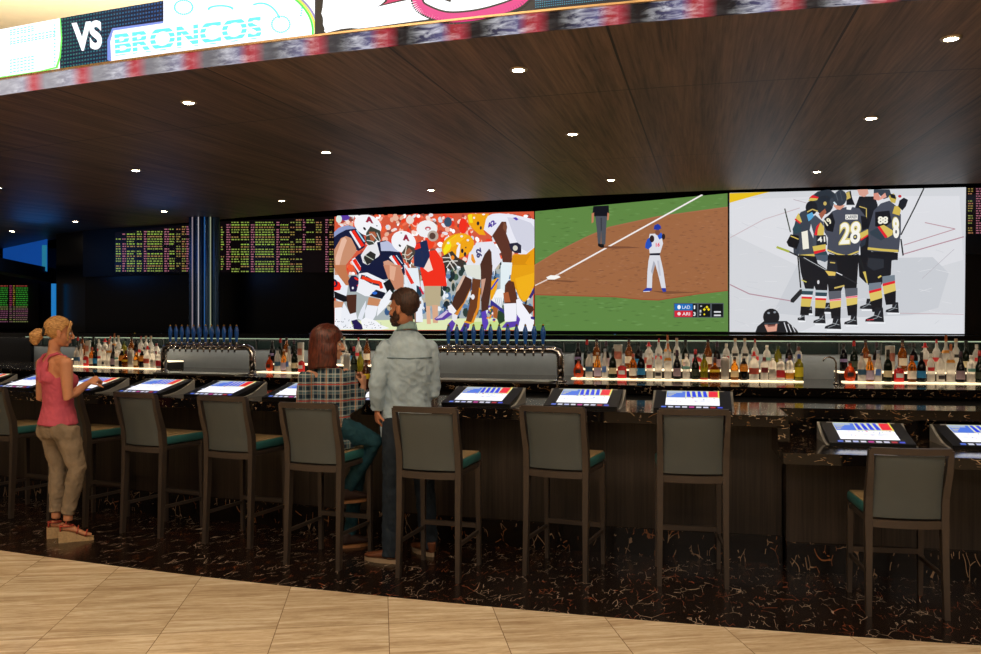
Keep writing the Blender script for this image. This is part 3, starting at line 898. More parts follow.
    P.poly([(300, 0), (560, 0), (545, 110), (440, 130), (330, 90)], '#dfe2d8', fD)
    P.ell(250, 365, 148, 108, '#f0a414', fC, rot=-18, seg=24)
    P.poly([(120, 400), (160, 320), (240, 265), (210, 330), (180, 400), (130, 450)], '#f4e21c', fC); P.poly([(180, 310), (260, 262), (340, 275), (260, 340), (200, 380)], '#f8b820', fC)
    P.poly([(240, 400), (262, 345), (275, 350), (260, 470), (235, 470)], '#f2f0f6', fC)
    for (x, y) in [(285, 280), (340, 315), (165, 340), (250, 345)]: P.ell(x, y, 12, 10, '#ecebf4', fC)
    P.ell(290, 410, 12, 20, '#1c1830', fC); P.ell(315, 440, 11, 20, '#1c1830', fC); P.ell(322, 380, 6, 8, '#1c1830', fC)
    P.poly([(110, 460), (200, 410), (250, 470), (310, 500), (300, 560), (240, 540), (180, 580), (130, 540)], '#3c342e', fC)
    for l in [[(115, 470), (180, 470), (240, 540)], [(120, 510), (170, 500), (220, 580)], [(150, 560), (190, 500), (250, 500)], [(170, 430), (210, 520)]]: P.line([fC(*p) for p in l], 1.0, '#dcd8d0')
    P.ell(205, 470, 16, 20, '#f08820', fC)
    P.text('92', [fC(420, 475), fC(410, 395), fC(455, 380), fC(470, 465)], '#2c2468', 0.05)
    P.poly([(370, 440), (385, 440), (410, 510), (395, 525), (370, 490)], '#f09a28', fC)
    P.poly([(450, 530), (490, 440), (530, 390), (550, 420), (560, 624), (460, 624)], SKD, fC)
    P.poly([(455, 0), (560, 0), (545, 230), (520, 400), (460, 420)], '#4c2c22', fD); P.poly([(460, 130), (500, 120), (480, 220), (460, 300)], '#c89a86', fD)
    P.poly([(300, 90), (375, 130), (370, 200), (330, 300), (240, 450), (195, 350), (240, 230)], '#4a2a1e', fD); P.poly([(300, 90), (320, 95), (260, 220), (230, 250), (240, 200)], '#d8b8a4', fD)
    P.poly([(380, 120), (455, 130), (440, 300), (370, 520), (320, 510), (370, 280)], '#6a3a20', fD); P.poly([(440, 200), (455, 210), (445, 380), (390, 520), (370, 510), (420, 380)], '#e08a20', fD)
    P.poly([(370, 190), (250, 450), (220, 440), (330, 300)], '#d88628', fD); P.ell(385, 285, 16, 24, '#eceaf0', fD)
    P.poly([(40, 480), (150, 400), (190, 410), (200, 440), (130, 490), (60, 495)], '#5a3ca0', fD); P.poly([(50, 480), (150, 405), (165, 420), (110, 470)], '#cfc0dc', fD)
    P.poly([(160, 370), (195, 350), (240, 410), (210, 440), (170, 420)], '#f0eef2', fD); P.poly([(200, 430), (250, 450), (240, 490), (200, 500)], '#e8e6ea', fD)
    P.poly([(160, 530), (200, 490), (230, 520), (200, 590), (150, 590)], '#5a3ca8', fD); P.poly([(270, 590), (310, 510), (360, 510), (350, 560), (320, 595)], '#4c3494', fD)
    P.line([fD(310, 505), fD(375, 520)], 1.8, '#e8a020')
    P.poly([(460, 420), (500, 405), (525, 520), (500, 585), (470, 560)], '#5a40b4', fD)
    for i in range(16): P.ell(510 + r.random() * 70, 370 + r.random() * 130, 9, 13, r.choice(['#f0a020', '#f6eef0', '#5038a0', '#e88a20']), fD, seg=7, rot=40)
    P.poly([(560, 360), (610, 390), (600, 480), (570, 470)], '#a86030', fD); P.poly([(610, 400), (660, 430), (670, 500), (620, 530), (600, 480)], '#26402a', fD)

def paint_baseball(P, q):
    g = crop(530, 190, 4.671); h = crop(580, 195, 5.03)
    r = random.Random(5)
    P.poly(q, '#5f8644')
    def inside(x, y):
        if x < 536.5 or x > 726.5 or y > 329.5: return False
        return y > 211.5 - (x - 534) * 0.0925 + 0.8
    kb = P.k
    for i in range(500):
        P.cyc(kb, i, 6)
        x, y = r.uniform(537, 725), r.uniform(196, 328)
        if inside(x, y) and inside(x + 5, y): P.poly([(x, y), (x + 4, y - 0.5), (x + 7 if x < 718 else x + 4, y + 0.2), (x + 3, y + 0.9)], r.choice(['#587c3e', '#68904e', '#5e8646', '#54783c', '#6c9452']))
    P.k = kb + 7
    P.poly([(20, 350), (120, 290), (260, 220), (370, 172), (600, 122), (924, 78), (924, 470), (780, 487), (600, 515), (520, 512), (400, 500), (22, 490)], '#9e6742', g)
    dirt = [(20, 350), (120, 290), (260, 220), (370, 172), (600, 122), (924, 78), (924, 470), (780, 487), (600, 515), (400, 500), (22, 490)]
    kb = P.k
    for i in range(900):
        P.cyc(kb, i, 6)
        x = r.uniform(30, 905); y = r.uniform(90, 500)
        top = 350 - (x - 20) * 0.51 if x < 370 else 172 - (x - 370) * 0.17
        bot = 490 + 0.03 * x if x < 520 else 510 - (x - 560) * 0.11
        if top + 8 < y < bot - 8: P.poly([(x, y), (x + 14, y - 2), (x + 22 if x < 880 else x + 14, y + 1), (x + 8, y + 3)], r.choice(['#a06a48', '#94603f', '#8c5a3c', '#a8724e', '#986444', '#85563a']), g)
    P.k = kb + 7
    P.line([g(22, 352), g(120, 292), g(260, 222), g(370, 174), g(600, 124), g(924, 80)], 1.0, '#a8684c'); P.line([g(24, 489), g(400, 499), g(520, 511), g(600, 514), g(780, 486), g(923, 469)], 0.9, '#a04c34')
    P.line([g(24, 446), g(140, 390)], 1.2, '#e2d0c8'); P.line([g(140, 390), g(806, 22)], 1.5, '#f2ecea')
    P.poly([(76, 408), (96, 398), (135, 400), (143, 408), (115, 418), (85, 418)], '#f8f6f2', g); P.poly([(80, 418), (230, 425), (190, 432), (85, 424)], '#7c4f35', g)
    # umpire
    P.poly([(340, 262), (470, 264), (520, 270), (400, 274), (330, 270)], '#7a4c34', g)
    P.poly([(296, 76), (368, 72), (370, 118), (360, 126), (305, 126), (292, 110)], '#15161e', g); P.poly([(288, 110), (300, 105), (297, 150), (288, 156)], '#c07c5c', g); P.poly([(362, 105), (371, 110), (368, 140), (360, 142)], '#c07c5c', g)
    P.poly([(305, 122), (360, 122), (356, 180), (352, 255), (334, 255), (333, 190), (330, 255), (318, 252), (312, 180)], '#4c5058', g)
    P.poly([(330, 130), (336, 130), (336, 190), (331, 190)], '#34363e', g)
    P.poly([(318, 250), (346, 254), (347, 268), (334, 270), (318, 262)], '#0e0e12', g)
    # fielder in grey with blue cap
    P.poly([(560, 470), (700, 474), (790, 478), (640, 486)], '#7c4f35', g)
    P.poly([(560, 205), (612, 203), (622, 250), (607, 300), (560, 300), (556, 270), (552, 240)], '#dddde4', g)
    P.poly([(548, 230), (566, 218), (570, 262), (552, 278), (538, 270), (540, 250)], '#2450b8', g); P.poly([(592, 205), (615, 200), (622, 222), (604, 232)], '#2a58c8', g)
    P.ell(624, 218, 8, 14, '#2c1c18', g); P.ell(570, 228, 11, 17, '#2c1c1c', g); P.ell(596, 198, 12, 14, '#7a4c38', g)
    P.poly([(578, 184), (582, 165), (598, 158), (611, 168), (613, 180), (600, 187)], '#2038a0', g)
    P.text('16', [g(588, 247), g(608, 245), g(606, 264), g(588, 266)], '#e83a5c', 0.03)
    P.poly([(560, 296), (608, 294), (606, 308), (560, 308)], '#14162a', g)
    P.poly([(560, 305), (607, 305), (622, 370), (635, 458), (615, 460), (598, 390), (585, 345), (572, 400), (570, 460), (546, 458), (549, 380), (554, 330)], '#d9dae2', g)
    P.poly([(578, 330), (586, 345), (572, 395), (566, 380)], '#a9abb8', g); P.poly([(594, 330), (604, 330), (612, 400), (604, 400)], '#c2c4d0', g)
    P.poly([(545, 457), (571, 458), (568, 470), (530, 476), (528, 470)], '#2a3aa0', g); P.poly([(614, 458), (634, 458), (637, 474), (622, 477)], '#2a3aa0', g); P.line([g(530, 475), g(560, 473)], 0.6, WHT)
    # score bug
    P.rect(672, 528, 905, 596, '#50565c', g); P.rect(676, 532, 760, 562, '#1c6ab8', g); P.rect(676, 564, 760, 593, '#d02838', g)
    P.rect(760, 532, 780, 593, '#14181c', g); P.rect(788, 532, 842, 593, '#101316', g); P.rect(850, 532, 902, 593, '#101316', g)
    P.text('LAD', [g(712, 540), g(748, 540), g(748, 555), g(712, 555)], '#f4f6fa'); P.text('ARI', [g(712, 571), g(748, 571), g(748, 586), g(712, 586)], '#f4f6fa')
    P.text('1', [g(766, 539), g(772, 539), g(772, 556), g(766, 556)], '#f4f6fa', .05); P.text('3', [g(763, 570), g(774, 570), g(774, 588), g(763, 588)], '#f4f6fa', .02)
    for (x, y) in [(815, 558), (827, 547), (835, 558)]: P.poly([(x - 7, y), (x, y - 7), (x + 7, y), (x, y + 7)], '#f0d820', g)
    P.ell(815, 581, 4, 4, '#f0d820', g); P.ell(697, 547, 8, 10, '#f2f6fa', g); P.ell(697, 578, 8, 8, '#f2dcdc', g)
    for y in (566, 582): P.rect(860, y, 892, y + 7, '#d8dade', g)
    P.rect(796, 540, 804, 545, '#c8ccd0', g); P.rect(793, 560, 801, 572, '#c8ccd0', g); P.rect(793, 578, 799, 586, '#c8ccd0', g)

def paint_hockey(P, q):
    g = crop(775, 185, 7.007); h = crop(775, 255, 7.007); k = crop(720, 180, 3.759)
    r = random.Random(9)
    P.poly(q, '#d3d5da')
    P.poly([(36, 60), (160, 70), (420, 60), (900, 60), (915, 300), (500, 420), (36, 200)], '#dcdde2', k)
    P.poly([(300, 300), (800, 290), (860, 350), (820, 480), (600, 540), (200, 500)], '#c9ccd2', k); P.poly([(420, 520), (915, 500), (915, 575), (300, 572)], '#dcdee3', k)
    kb = P.k
    for i in range(120):
        P.cyc(kb, i, 6)
        x, y = r.uniform(50, 840), r.uniform(70, 550); P.line([k(x, y), k(x + r.uniform(10, 60), y + r.uniform(-14, 14))], 0.35, r.choice(['#e4e5e9', '#c6c9cf', '#dfe0e4']))
    P.k = kb + 8
    P.poly([(36, 50), (185, 45), (120, 62), (36, 86)], '#e8c020', k)
    P.line([k(38, 217), k(165, 148), k(300, 105)], 0.9, '#c9b9bf'); P.line([k(276, 73), k(345, 92)], 0.6, '#b8a8b0')
    P.line([k(37, 393), k(110, 428), k(270, 455)], 1.1, '#b08c98'); P.line([k(770, 160), k(884, 184), k(690, 245)], 0.9, '#b8949e'); P.line([k(685, 280), k(917, 213)], 1.1, '#b48c98'); P.line([k(640, 500), k(915, 505)], 0.6, '#c4a8b0')
    P.line([k(880, 260), k(760, 370)], 0.5, '#b8b4bc')
    DK, D2, GD, RD, TL = '#3b3f4a', '#15161c', '#d4bc5c', '#e02430', '#2c4650'
    # sticks behind
    P.line([g(68, 165), g(108, 330)], 1.2, '#28301c'); P.line([g(160, 500), h(180, 230)], 1.4, '#181a18')
    P.poly([(175, 240), (200, 240), (190, 270), (130, 335), (108, 330), (110, 310)], '#202428', h)
    # dark player between 28 and 88
    P.poly([(590, 80), (700, 80), (720, 140), (690, 400), (660, 526), (600, 526), (590, 300), (560, 160)], '#191a20', g)
    P.line([g(590, 150), g(640, 165), g(640, 260)], 0.9, '#c8b060'); P.poly([(575, 32), (650, 30), (655, 60), (625, 85), (590, 72)], '#d8a090', g)
    P.poly([(500, 50), (530, 40), (540, 90), (560, 140), (500, 140)], '#15161c', g); P.poly([(490, 60), (520, 45), (530, 90), (500, 105)], '#c8b060', g)
    P.poly([(580, 0), (650, 0), (650, 160), (640, 200), (590, 150)], '#16171d', h)
    P.line([h(590, 20), h(660, 195)], 2.0, '#1c2024'); P.poly([(615, 118), (635, 115), (665, 190), (645, 200)], GD, h)
    # left players
    P.poly([(240, 90), (300, 45), (380, 30), (420, 60), (400, 150), (300, 190), (250, 170)], '#2c343e', g)
    P.poly([(232, 110), (260, 75), (300, 85), (300, 105), (250, 115)], GD, g); P.poly([(240, 90), (262, 70), (305, 85), (303, 95)], RD, g)
    P.poly([(180, 190), (230, 170), (260, 230), (240, 330), (180, 430), (160, 500), (130, 480), (125, 330), (145, 240)], '#39404c', g)
    P.poly([(145, 230), (165, 195), (190, 260), (170, 265)], GD, g); P.line([g(140, 238), g(178, 268)], 1.6, RD)
    P.poly([(140, 270), (178, 275), (180, 330), (130, 345), (122, 310)], TL, g)
    P.poly([(80, 400), (110, 345), (165, 355), (170, 400), (150, 450), (95, 430)], '#121318', g); P.line([g(110, 358), g(165, 380)], 1.0, GD)
    P.poly([(180, 330), (240, 310), (280, 400), (280, 500), (165, 495), (170, 420)], '#434854', g)
    P.text('1', [g(185, 330), g(228, 318), g(238, 445), g(195, 452)], '#eeeadc', 0.03)
    P.poly([(165, 490), (275, 482), (280, 510), (165, 508)], GD, g)
    P.ell(345, 140, 62, 68, '#252b34', g, rot=20); P.ell(350, 130, 12, 14, '#c8b060', g); P.ell(398, 120, 16, 30, '#3a424c', g)
    P.poly([(305, 205), (350, 165), (360, 190), (325, 240)], '#a05c44', g)
    P.ell(255, 160, 42, 50, '#181a20', g); P.line([g(225, 190), g(262, 170), g(300, 185)], 1.2, '#c8b060')
    P.poly([(222, 210), (260, 190), (275, 225), (235, 255)], '#5aa8d8', g)
    P.poly([(245, 250), (280, 210), (340, 260), (340, 460), (385, 526), (290, 526), (265, 440), (270, 340)], '#454d5a', g)
    P.poly([(275, 350), (290, 290), (320, 262), (345, 300), (340, 355)], GD, g); P.poly([(275, 350), (290, 290), (318, 262), (300, 310), (295, 355)], RD, g)
    P.poly([(290, 355), (355, 350), (365, 420), (290, 430)], '#20242e', g); P.text('41', [g(295, 365), g(350, 360), g(352, 398), g(300, 402)], '#f0eee4', 0.03)
    P.poly([(262, 430), (355, 415), (355, 450), (270, 465)], GD, g); P.poly([(270, 465), (355, 448), (355, 462), (275, 485)], RD, g); P.poly([(275, 485), (358, 462), (385, 526), (290, 526)], TL, g)
    P.poly([(275, 0), (370, 0), (380, 30), (350, 50), (290, 30)], '#4a5868', h)
    # shorts of left players
    P.poly([(165, 0), (285, 10), (300, 60), (360, 100), (370, 180), (365, 260), (290, 260), (275, 215), (270, 240), (210, 235), (180, 120)], '#15171e', h)
    P.line([h(185, 175), h(220, 190)], 1.1, '#c8c060'); P.ell(303, 190, 8, 14, '#d8d8dc', h)
    def leg(pts_top, w, y0, x0, x1):
        # sock bands between y values, x0 top centre, x1 bottom centre
        ys = [0, 16, 42, 56, 70, 125, 185]; cs = ['#b8c4ca', TL, '#e8e8ec', RD, GD, '#14151a']
        for i in range(6):
            t0, t1 = ys[i] / 185, ys[i + 1] / 185; ww0 = w * (1 - 0.25 * t0); ww1 = w * (1 - 0.25 * t1)
            xa = x0 + (x1 - x0) * t0; xb = x0 + (x1 - x0) * t1
            P.poly([(xa - ww0, y0 + ys[i]), (xa + ww0, y0 + ys[i] + 3), (xb + ww1, y0 + ys[i + 1] + 3), (xb - ww1, y0 + ys[i + 1])], cs[i], h)
    def skate(x, y, d, s=1.0):
        P.poly([(x - 40 * s * d, y + 10), (x + 70 * s * d, y + 12), (x + 66 * s * d, y + 22), (x - 40 * s * d, y + 20)], '#eceef2', h)
        P.poly([(x - 25 * s * d, y - 80 * s), (x + 22 * s * d, y - 80 * s), (x + 30 * s * d, y - 30 * s), (x + 80 * s * d, y - 10), (x + 84 * s * d, y + 6), (x - 32 * s * d, y + 10)], '#1e2026', h)
        P.line([h(x - 10 * s * d, y - 60 * s), h(x + 10 * s * d, y - 20), h(x + 60 * s * d, y - 2)], 0.7, '#8a9096'); P.line([h(x - 20 * s * d, y - 20), h(x + 30 * s * d, y - 34 * s)], 0.5, '#aab0b4')
    skate(245, 400, -1, 0.5); skate(370, 390, -1, 0.7); skate(660, 370, -1, 0.8)
    leg(None, 40, 235, 230, 205); skate(195, 450, -1, 0.45); leg(None, 42, 245, 325, 310); skate(330, 470, -1, 0.75)
    # number 28, seen from the back
    P.poly([(340, 250), (400, 185), (450, 165), (520, 150), (590, 165), (640, 230), (650, 330), (610, 370), (590, 440), (585, 470), (500, 502), (430, 490), (365, 455), (370, 370), (345, 330)], '#474b58', g)
    P.poly([(345, 235), (400, 195), (420, 260), (405, 330), (360, 320), (340, 280)], '#15161c', g); P.poly([(600, 215), (640, 225), (655, 300), (610, 320)], '#15161c', g)
    P.poly([(590, 340), (650, 310), (655, 345), (600, 380)], GD, g); P.line([g(598, 386), g(650, 352)], 1.5, RD); P.poly([(600, 390), (640, 370), (630, 420), (600, 440)], '#2c3440', g)
    P.line([g(365, 455), g(430, 482), g(500, 497), g(585, 465)], 1.4, GD); P.line([g(368, 466), g(430, 492), g(500, 507), g(585, 474)], 0.8, '#15161c')
    P.poly([(375, 480), (500, 512), (585, 480), (590, 526), (380, 526)], '#15161c', g)
    P.text('19', [g(340, 250), g(375, 228), g(402, 262), g(366, 290)], '#eee8cc', 0.04)
    P.text('28', [g(452, 262), g(606, 250), g(600, 414), g(444, 424)], '#d8c878', 0.07); P.text('28', [g(458, 268), g(600, 256), g(594, 408), g(451, 418)], '#f6f4ec', 0.02)
    P.rect(492, 208, 578, 242, '#f2f0ea', g); P.text('CARRIER', [g(496, 214), g(574, 211), g(574, 235), g(496, 238)], '#50545e', 0.02)
    P.poly([(410, 150), (425, 100), (440, 130), (490, 145), (455, 175), (430, 170)], '#d89880', g)
    P.ell(455, 92, 46, 56, '#343b46', g, rot=12, seg=18); P.line([g(425, 60), g(440, 110)], 0.8, '#586068'); P.line([g(455, 45), g(470, 110)], 0.6, '#4e5660'); P.line([g(410, 120), g(430, 140)], 1.6, '#cfe0e8')
    P.poly([(500, 148), (540, 152), (530, 175), (500, 172)], '#e8e8ea', g)
    P.poly([(370, 0), (585, 0), (580, 100), (570, 240), (490, 250), (480, 210), (460, 260), (375, 260), (360, 130)], '#14161c', h)
    P.poly([(370, 30), (430, 40), (440, 120), (420, 170), (370, 160)], '#23262e', h); P.line([h(385, 52), h(420, 56)], 1.2, '#c8b060'); P.line([h(415, 232), h(485, 215)], 1.6, '#c8b060')
    # horizontal stick across
    P.line([g(10, 435), g(100, 468)], 2.2, '#a8b040'); P.line([g(100, 468), g(215, 526), h(360, 110)], 1.4, '#24262a'); P.poly([(350, 110), (425, 120), (420, 145), (375, 145)], '#e0c060', h)
    P.line([h(200, 18), h(355, 105)], 0.5, '#c8ccd0'); P.line([h(430, 125), h(500, 160), h(575, 200)], 1.1, '#2a2c32'); P.line([h(428, 122), h(470, 142)], 0.8, '#e8e8ec')
    for x0, x1 in ((420, 425), (535, 545)):
        y0 = 255 if x0 < 500 else 235
        P.poly([(x0 - 48, y0), (x0 + 42, y0 - 5), (x0 + 42, y0 + 50), (x0 - 42, y0 + 60)], '#5a5e68', h); P.poly([(x0 - 40, y0 + 58), (x0 + 42, y0 + 48), (x0 + 42, y0 + 66), (x0 - 38, y0 + 72)], '#f0b8c0', h); P.line([h(x0 - 38, y0 + 62), h(x0 + 40, y0 + 56)], 0.8, '#e83040')
        P.poly([(x0 - 38, y0 + 70), (x0 + 42, y0 + 64), (x0 + 40, y0 + 110), (x0 - 34, y0 + 124)], '#dcc468', h); P.poly([(x0 - 34, y0 + 122), (x0 + 40, y0 + 108), (x0 + 38, y0 + 190), (x0 - 26, y0 + 190)], '#16171c', h)
    skate(430, 510, -1, 1.0); skate(550, 480, -1, 0.8)
    # number 88
    P.poly([(650, 320), (690, 180), (740, 130), (800, 110), (850, 150), (880, 210), (880, 330), (865, 470), (760, 480), (650, 460), (655, 380)], '#474b58', g)
    P.poly([(700, 190), (800, 180), (815, 260), (760, 300), (700, 290)], '#15161c', g)
    P.text('88', [g(718, 220), g(792, 222), g(788, 272), g(720, 275)], '#f0eede', 0.05)
    P.poly([(730, 290), (760, 280), (825, 320), (820, 350), (785, 370)], GD, g); P.poly([(716, 295), (732, 288), (788, 365), (770, 372)], RD, g); P.poly([(660, 330), (715, 300), (770, 375), (740, 390), (670, 350)], '#33404c', g)
    P.text('8', [g(815, 222), g(868, 225), g(872, 375), g(822, 382)], '#d8c878', 0.1); P.text('8', [g(820, 228), g(866, 230), g(869, 370), g(827, 376)], '#f4f2ea', 0.04)
    P.line([g(648, 445), g(740, 455), g(862, 464)], 2.4, GD); P.poly([(650, 465), (860, 475), (858, 526), (655, 526)], '#17181e', g)
    P.poly([(820, 200), (835, 150), (870, 145), (880, 180), (870, 215)], '#d0b450', g)
    P.poly([(790, 70), (830, 60), (850, 90), (840, 130), (810, 120)], '#c8b050', g); P.poly([(800, 60), (840, 70), (845, 100), (810, 90)], '#1a1c22', g)
    P.poly([(870, 110), (900, 90), (930, 105), (915, 150), (890, 180), (860, 150)], '#17181e', g); P.ell(872, 80, 12, 10, '#c02830', g)
    P.poly([(690, 32), (800, 32), (810, 60), (790, 90), (760, 100), (720, 60), (690, 60)], '#3a424e', g); P.poly([(688, 60), (720, 55), (740, 100), (720, 110), (690, 100)], '#d89080', g); P.poly([(740, 80), (770, 55), (780, 85), (720, 112)], '#e0a090', g)
    P.poly([(640, 0), (850, 0), (855, 30), (815, 40), (810, 140), (760, 160), (745, 210), (650, 210), (630, 100)], '#191b22', h); P.poly([(650, 20), (760, 30), (760, 90), (690, 110), (645, 80)], '#2c3038', h); P.line([h(720, 160), h(742, 146)], 1.6, '#d8c060')
    for x0, y0 in ((700, 200), (795, 150)):
        P.poly([(x0 - 45, y0), (x0 + 42, y0 - 10), (x0 + 44, y0 + 35), (x0 - 44, y0 + 55)], '#74808c', h); P.poly([(x0 - 44, y0 + 52), (x0 + 44, y0 + 30), (x0 + 44, y0 + 50), (x0 - 42, y0 + 72)], RD, h)
        P.poly([(x0 - 42, y0 + 70), (x0 + 44, y0 + 48), (x0 + 50, y0 + 100), (x0 - 32, y0 + 128)], '#dcc468', h); P.poly([(x0 - 34, y0 + 126), (x0 + 50, y0 + 100), (x0 + 48, y0 + 195), (x0 - 20, y0 + 200)], '#16171c', h)
    skate(725, 460, -1, 1.15); skate(840, 395, -1, 0.8); P.line([h(640, 455), h(690, 452)], 0.9, '#c83040')
    P.line([g(880, 350), g(981, 150), k(765, 32)], 1.3, '#16181c'); P.line([g(880, 380), g(895, 495)], 1.5, '#1c1e22')
    # referee, bottom left
    P.poly([(133, 570), (140, 550), (165, 530), (250, 530), (285, 560), (294, 573), (133, 572)], '#1a1b20', k)
    for x in (240, 255, 270): P.line([k(x, 535 + (x - 240) * .4), k(x + 12, 572)], 0.9, '#d8dade')
    P.poly([(166, 545), (215, 540), (212, 568), (178, 571)], '#d89c88', k)
    P.ell(192, 515, 31, 32, '#16181e', k, seg=18); P.line([k(165, 540), k(222, 538)], 1.2, '#3a4650'); P.poly([(176, 545), (208, 543), (205, 550), (180, 552)], '#7a4c44', k)
    P.ell(182, 500, 5, 4, '#8a929c', k); P.ell(205, 497, 5, 4, '#8a929c', k)

big_screen(VW[5], VW[4], 'leftmost big screen showing football players crouching face to face, red crowd behind', paint_football, [(334.5, 216.6), (534, 211.4), (534.2, 330.6), (334.5, 330.4)])
big_screen(VW[4], VW[3], 'middle big screen showing a fielder in grey on a brown and green baseball infield', paint_baseball, [(535, 211.4), (727.5, 193.3), (728.2, 331.6), (535, 330.6)])
big_screen(VW[3], VW[2], 'rightmost big screen showing hockey players in black and gold huddling on white ice', paint_hockey, [(729.5, 193.0), (966, 187.2), (964.5, 334.0), (729.5, 331.8)])

# ------------------------------------------------------------------ odds boards
def odds_board(A, B, x0, x1, ytop, ybot, cols, label, seed, holes=()):
    root = empty('odds_board', ((A[0] + B[0]) / 2, (A[1] + B[1]) / 2, 2.6)); setp(root, label, 'display board')
    bm = bmesh.new(); wall_seg(bm, A, B, 2.55, CEIL - 0.005, off=0.0, th=0.045)
    rebase(link_bm('display_housing', bm, M_black), root)
    P = Painter(plane_map(A, B), 0.0004); P.k = 2
    r = random.Random(seed)
    P.poly([(x0, ytop(x0) + 0.3), (x1, ytop(x1) + 0.3), (x1, ybot), (x0, ybot)], '#0c0608')
    rows = int((ybot - ytop(x1)) / 2.45)
    for (cx, w, kind) in cols:
        for i in range(rows):
            y = ybot - 1.6 - i * 2.45
            if y < ytop(cx) + 1.2: continue
            if any(a <= cx < b and c <= y <= d for a, b, c, d in holes): continue
            if r.random() < (0.2 if kind != 'p' else 0.06): continue
            row = i % 4
            c = {'p': '#bc7084', 'n': r.choice(['#a89048', '#b88058', '#98a050']), 't': '#9cb450' if row in (0, 1) else '#b08c50'}[kind]
            if kind == 't' and row == 3: c = '#a8d050'
            x = cx
            while x < cx + w:
                l = min(r.uniform(1.0, 3.0), cx + w - x)
                if l > 0.5: P.poly([(x, y), (x + l, y), (x + l, y + 1.05), (x, y + 1.05)], c); P.same()
                x += l + r.uniform(0.5, 1.3)
    P.k += 1
    rebase(P.build('display', picture_mat('odds_picture', 0.75)), root)
odds_board(VW[6], VW[5], 220.5, 333.8, lambda x: 221 - (x - 221) * 0.044, 272.5,
           [(221, 3, 't'), (226.5, 4, 'p'), (231.5, 8, 't'), (241, 8, 't'), (251, 3.5, 'p'), (255.5, 19, 't'), (276.5, 3.2, 'p'), (280.5, 9, 't'), (290.5, 4, 'n'), (296, 6, 'n'), (303, 2.6, 'p'), (306.5, 8, 't'), (316, 6, 'n'), (325.5, 3, 'p'), (329.5, 4, 'n')],
           'wide odds board of yellow and pink text rows between steel column and football screen', 21, holes=[(302, 325, 250, 275)])
odds_board(VW[7], VW[6], 115, 189.5, lambda x: 232 - (x - 115) * 0.11, 272,
           [(116, 5, 't'), (122.5, 3.5, 'p'), (127, 8, 't'), (137, 5, 't'), (144, 3, 'p'), (147.5, 15, 't'), (164.5, 4.5, 'p'), (169.5, 5, 't'), (176.5, 4, 'n'), (182, 4, 'n'), (186.5, 2.6, 'p')],
           'narrow odds board of yellow and pink text rows left of the steel column', 22)
odds_board(VW[2], VW[1], 967.5, 1060, lambda x: 187, 234,
           [(968, 5, 'n'), (976, 5, 'p'), (984, 8, 't'), (996, 4, 'p'), (1003, 12, 't'), (1020, 4, 'n'), (1030, 12, 't'), (1046, 4, 'p')],
           'odds board at the right edge of the photo, right of the hockey screen', 23)
# ledge under the video wall, reflections drawn on it as glowing coloured specks
P = None
root = empty('speckled_ledge', (0.6, 12.4, 1.55)); setp(root, 'thin black ledge with reflections painted as coloured specks just below the big screens', 'wall ledge')
bm = bmesh.new()
for i in range(1, len(VW) - 2): wall_seg(bm, VW[i], VW[i + 1], 1.50, 1.578, off=-0.10, th=0.14)
rebase(link_bm('ledge', bm, M_blackgloss), root)
V = []; F = []; Cc = []
r = random.Random(4)
for i in range(1, len(VW) - 2):
    A = Vector((VW[i][0], VW[i][1], 0)); B = Vector((VW[i + 1][0], VW[i + 1][1], 0)); d = (B - A); L = d.length; d.normalize(); n = Vector((d.y, -d.x, 0))
    if n.dot(-A) < 0: n = -n
    s = 0.05
    while s < L - 0.1:
        w = r.uniform(0.015, 0.08)
        if r.random() < 0.6:
            z = r.uniform(1.52, 1.55); hh = r.uniform(0.008, 0.02)
            b = len(V); p = A + d * s + n * 0.103; p2 = p + d * w
            V += [(p.x, p.y, z), (p2.x, p2.y, z), (p2.x, p2.y, z + hh), (p.x, p.y, z + hh)]; F.append([b, b + 1, b + 2, b + 3])
            Cc.append(lin(r.choice(['#7a6a90', '#5a5070', '#8a5040', '#c8a040', '#606080', '#3a5a90', '#a0a0a8', '#70404a', '#404050'])))
        s += w + r.uniform(0.01, 0.1)
me = bpy.data.meshes.new('reflection_specks'); me.from_pydata(V, [], F); ca = me.color_attributes.new('Col', 'FLOAT_COLOR', 'CORNER')
for p, c in zip(me.polygons, Cc):
    for li in p.loop_indices: ca.data[li].color = (*c, 1)
me.materials.append(picture_mat('painted_reflections', 0.6)); o = bpy.data.objects.new('reflection_specks', me); COL.objects.link(o); rebase(o, root)

# ------------------------------------------------------------------ steel column of four tubes
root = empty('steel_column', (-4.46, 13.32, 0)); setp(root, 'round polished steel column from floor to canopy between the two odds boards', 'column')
dirv = Vector((0.945, 0.33, 0))  # along the wall
for i in range(4):
    bm = bmesh.new()
    c = Vector((-0.18 + i * 0.118, 0.0, 0))
    lathe(bm, [(0.061, 0.0), (0.061, CEIL - 0.003)], 24, c=(c.x, (0.02 if i in (0, 3) else -0.03), 0))
    link_bm('column_tube', bm, mat('column_steel', '#4a6688', 0.28, 0.75, var=0.02), root, smooth=True)
for ch in root.children:
    auto_smooth(ch)
for x_, c_ in ((-.155, (.30, .24, .28)), (-.06, (.55, .52, .56)), (.035, (.02, .12, .34)), (.125, (.34, .38, .26))):  # highlights of the tubes, drawn as thin glowing bars
    bm = bmesh.new(); box(bm, (x_, -.085, 1.69), (.014, .012, 3.36)); o = link_bm('highlight_line', bm, emit('column_highlight_%d' % int(x_ * 1000 + 500), c_, .8), root)
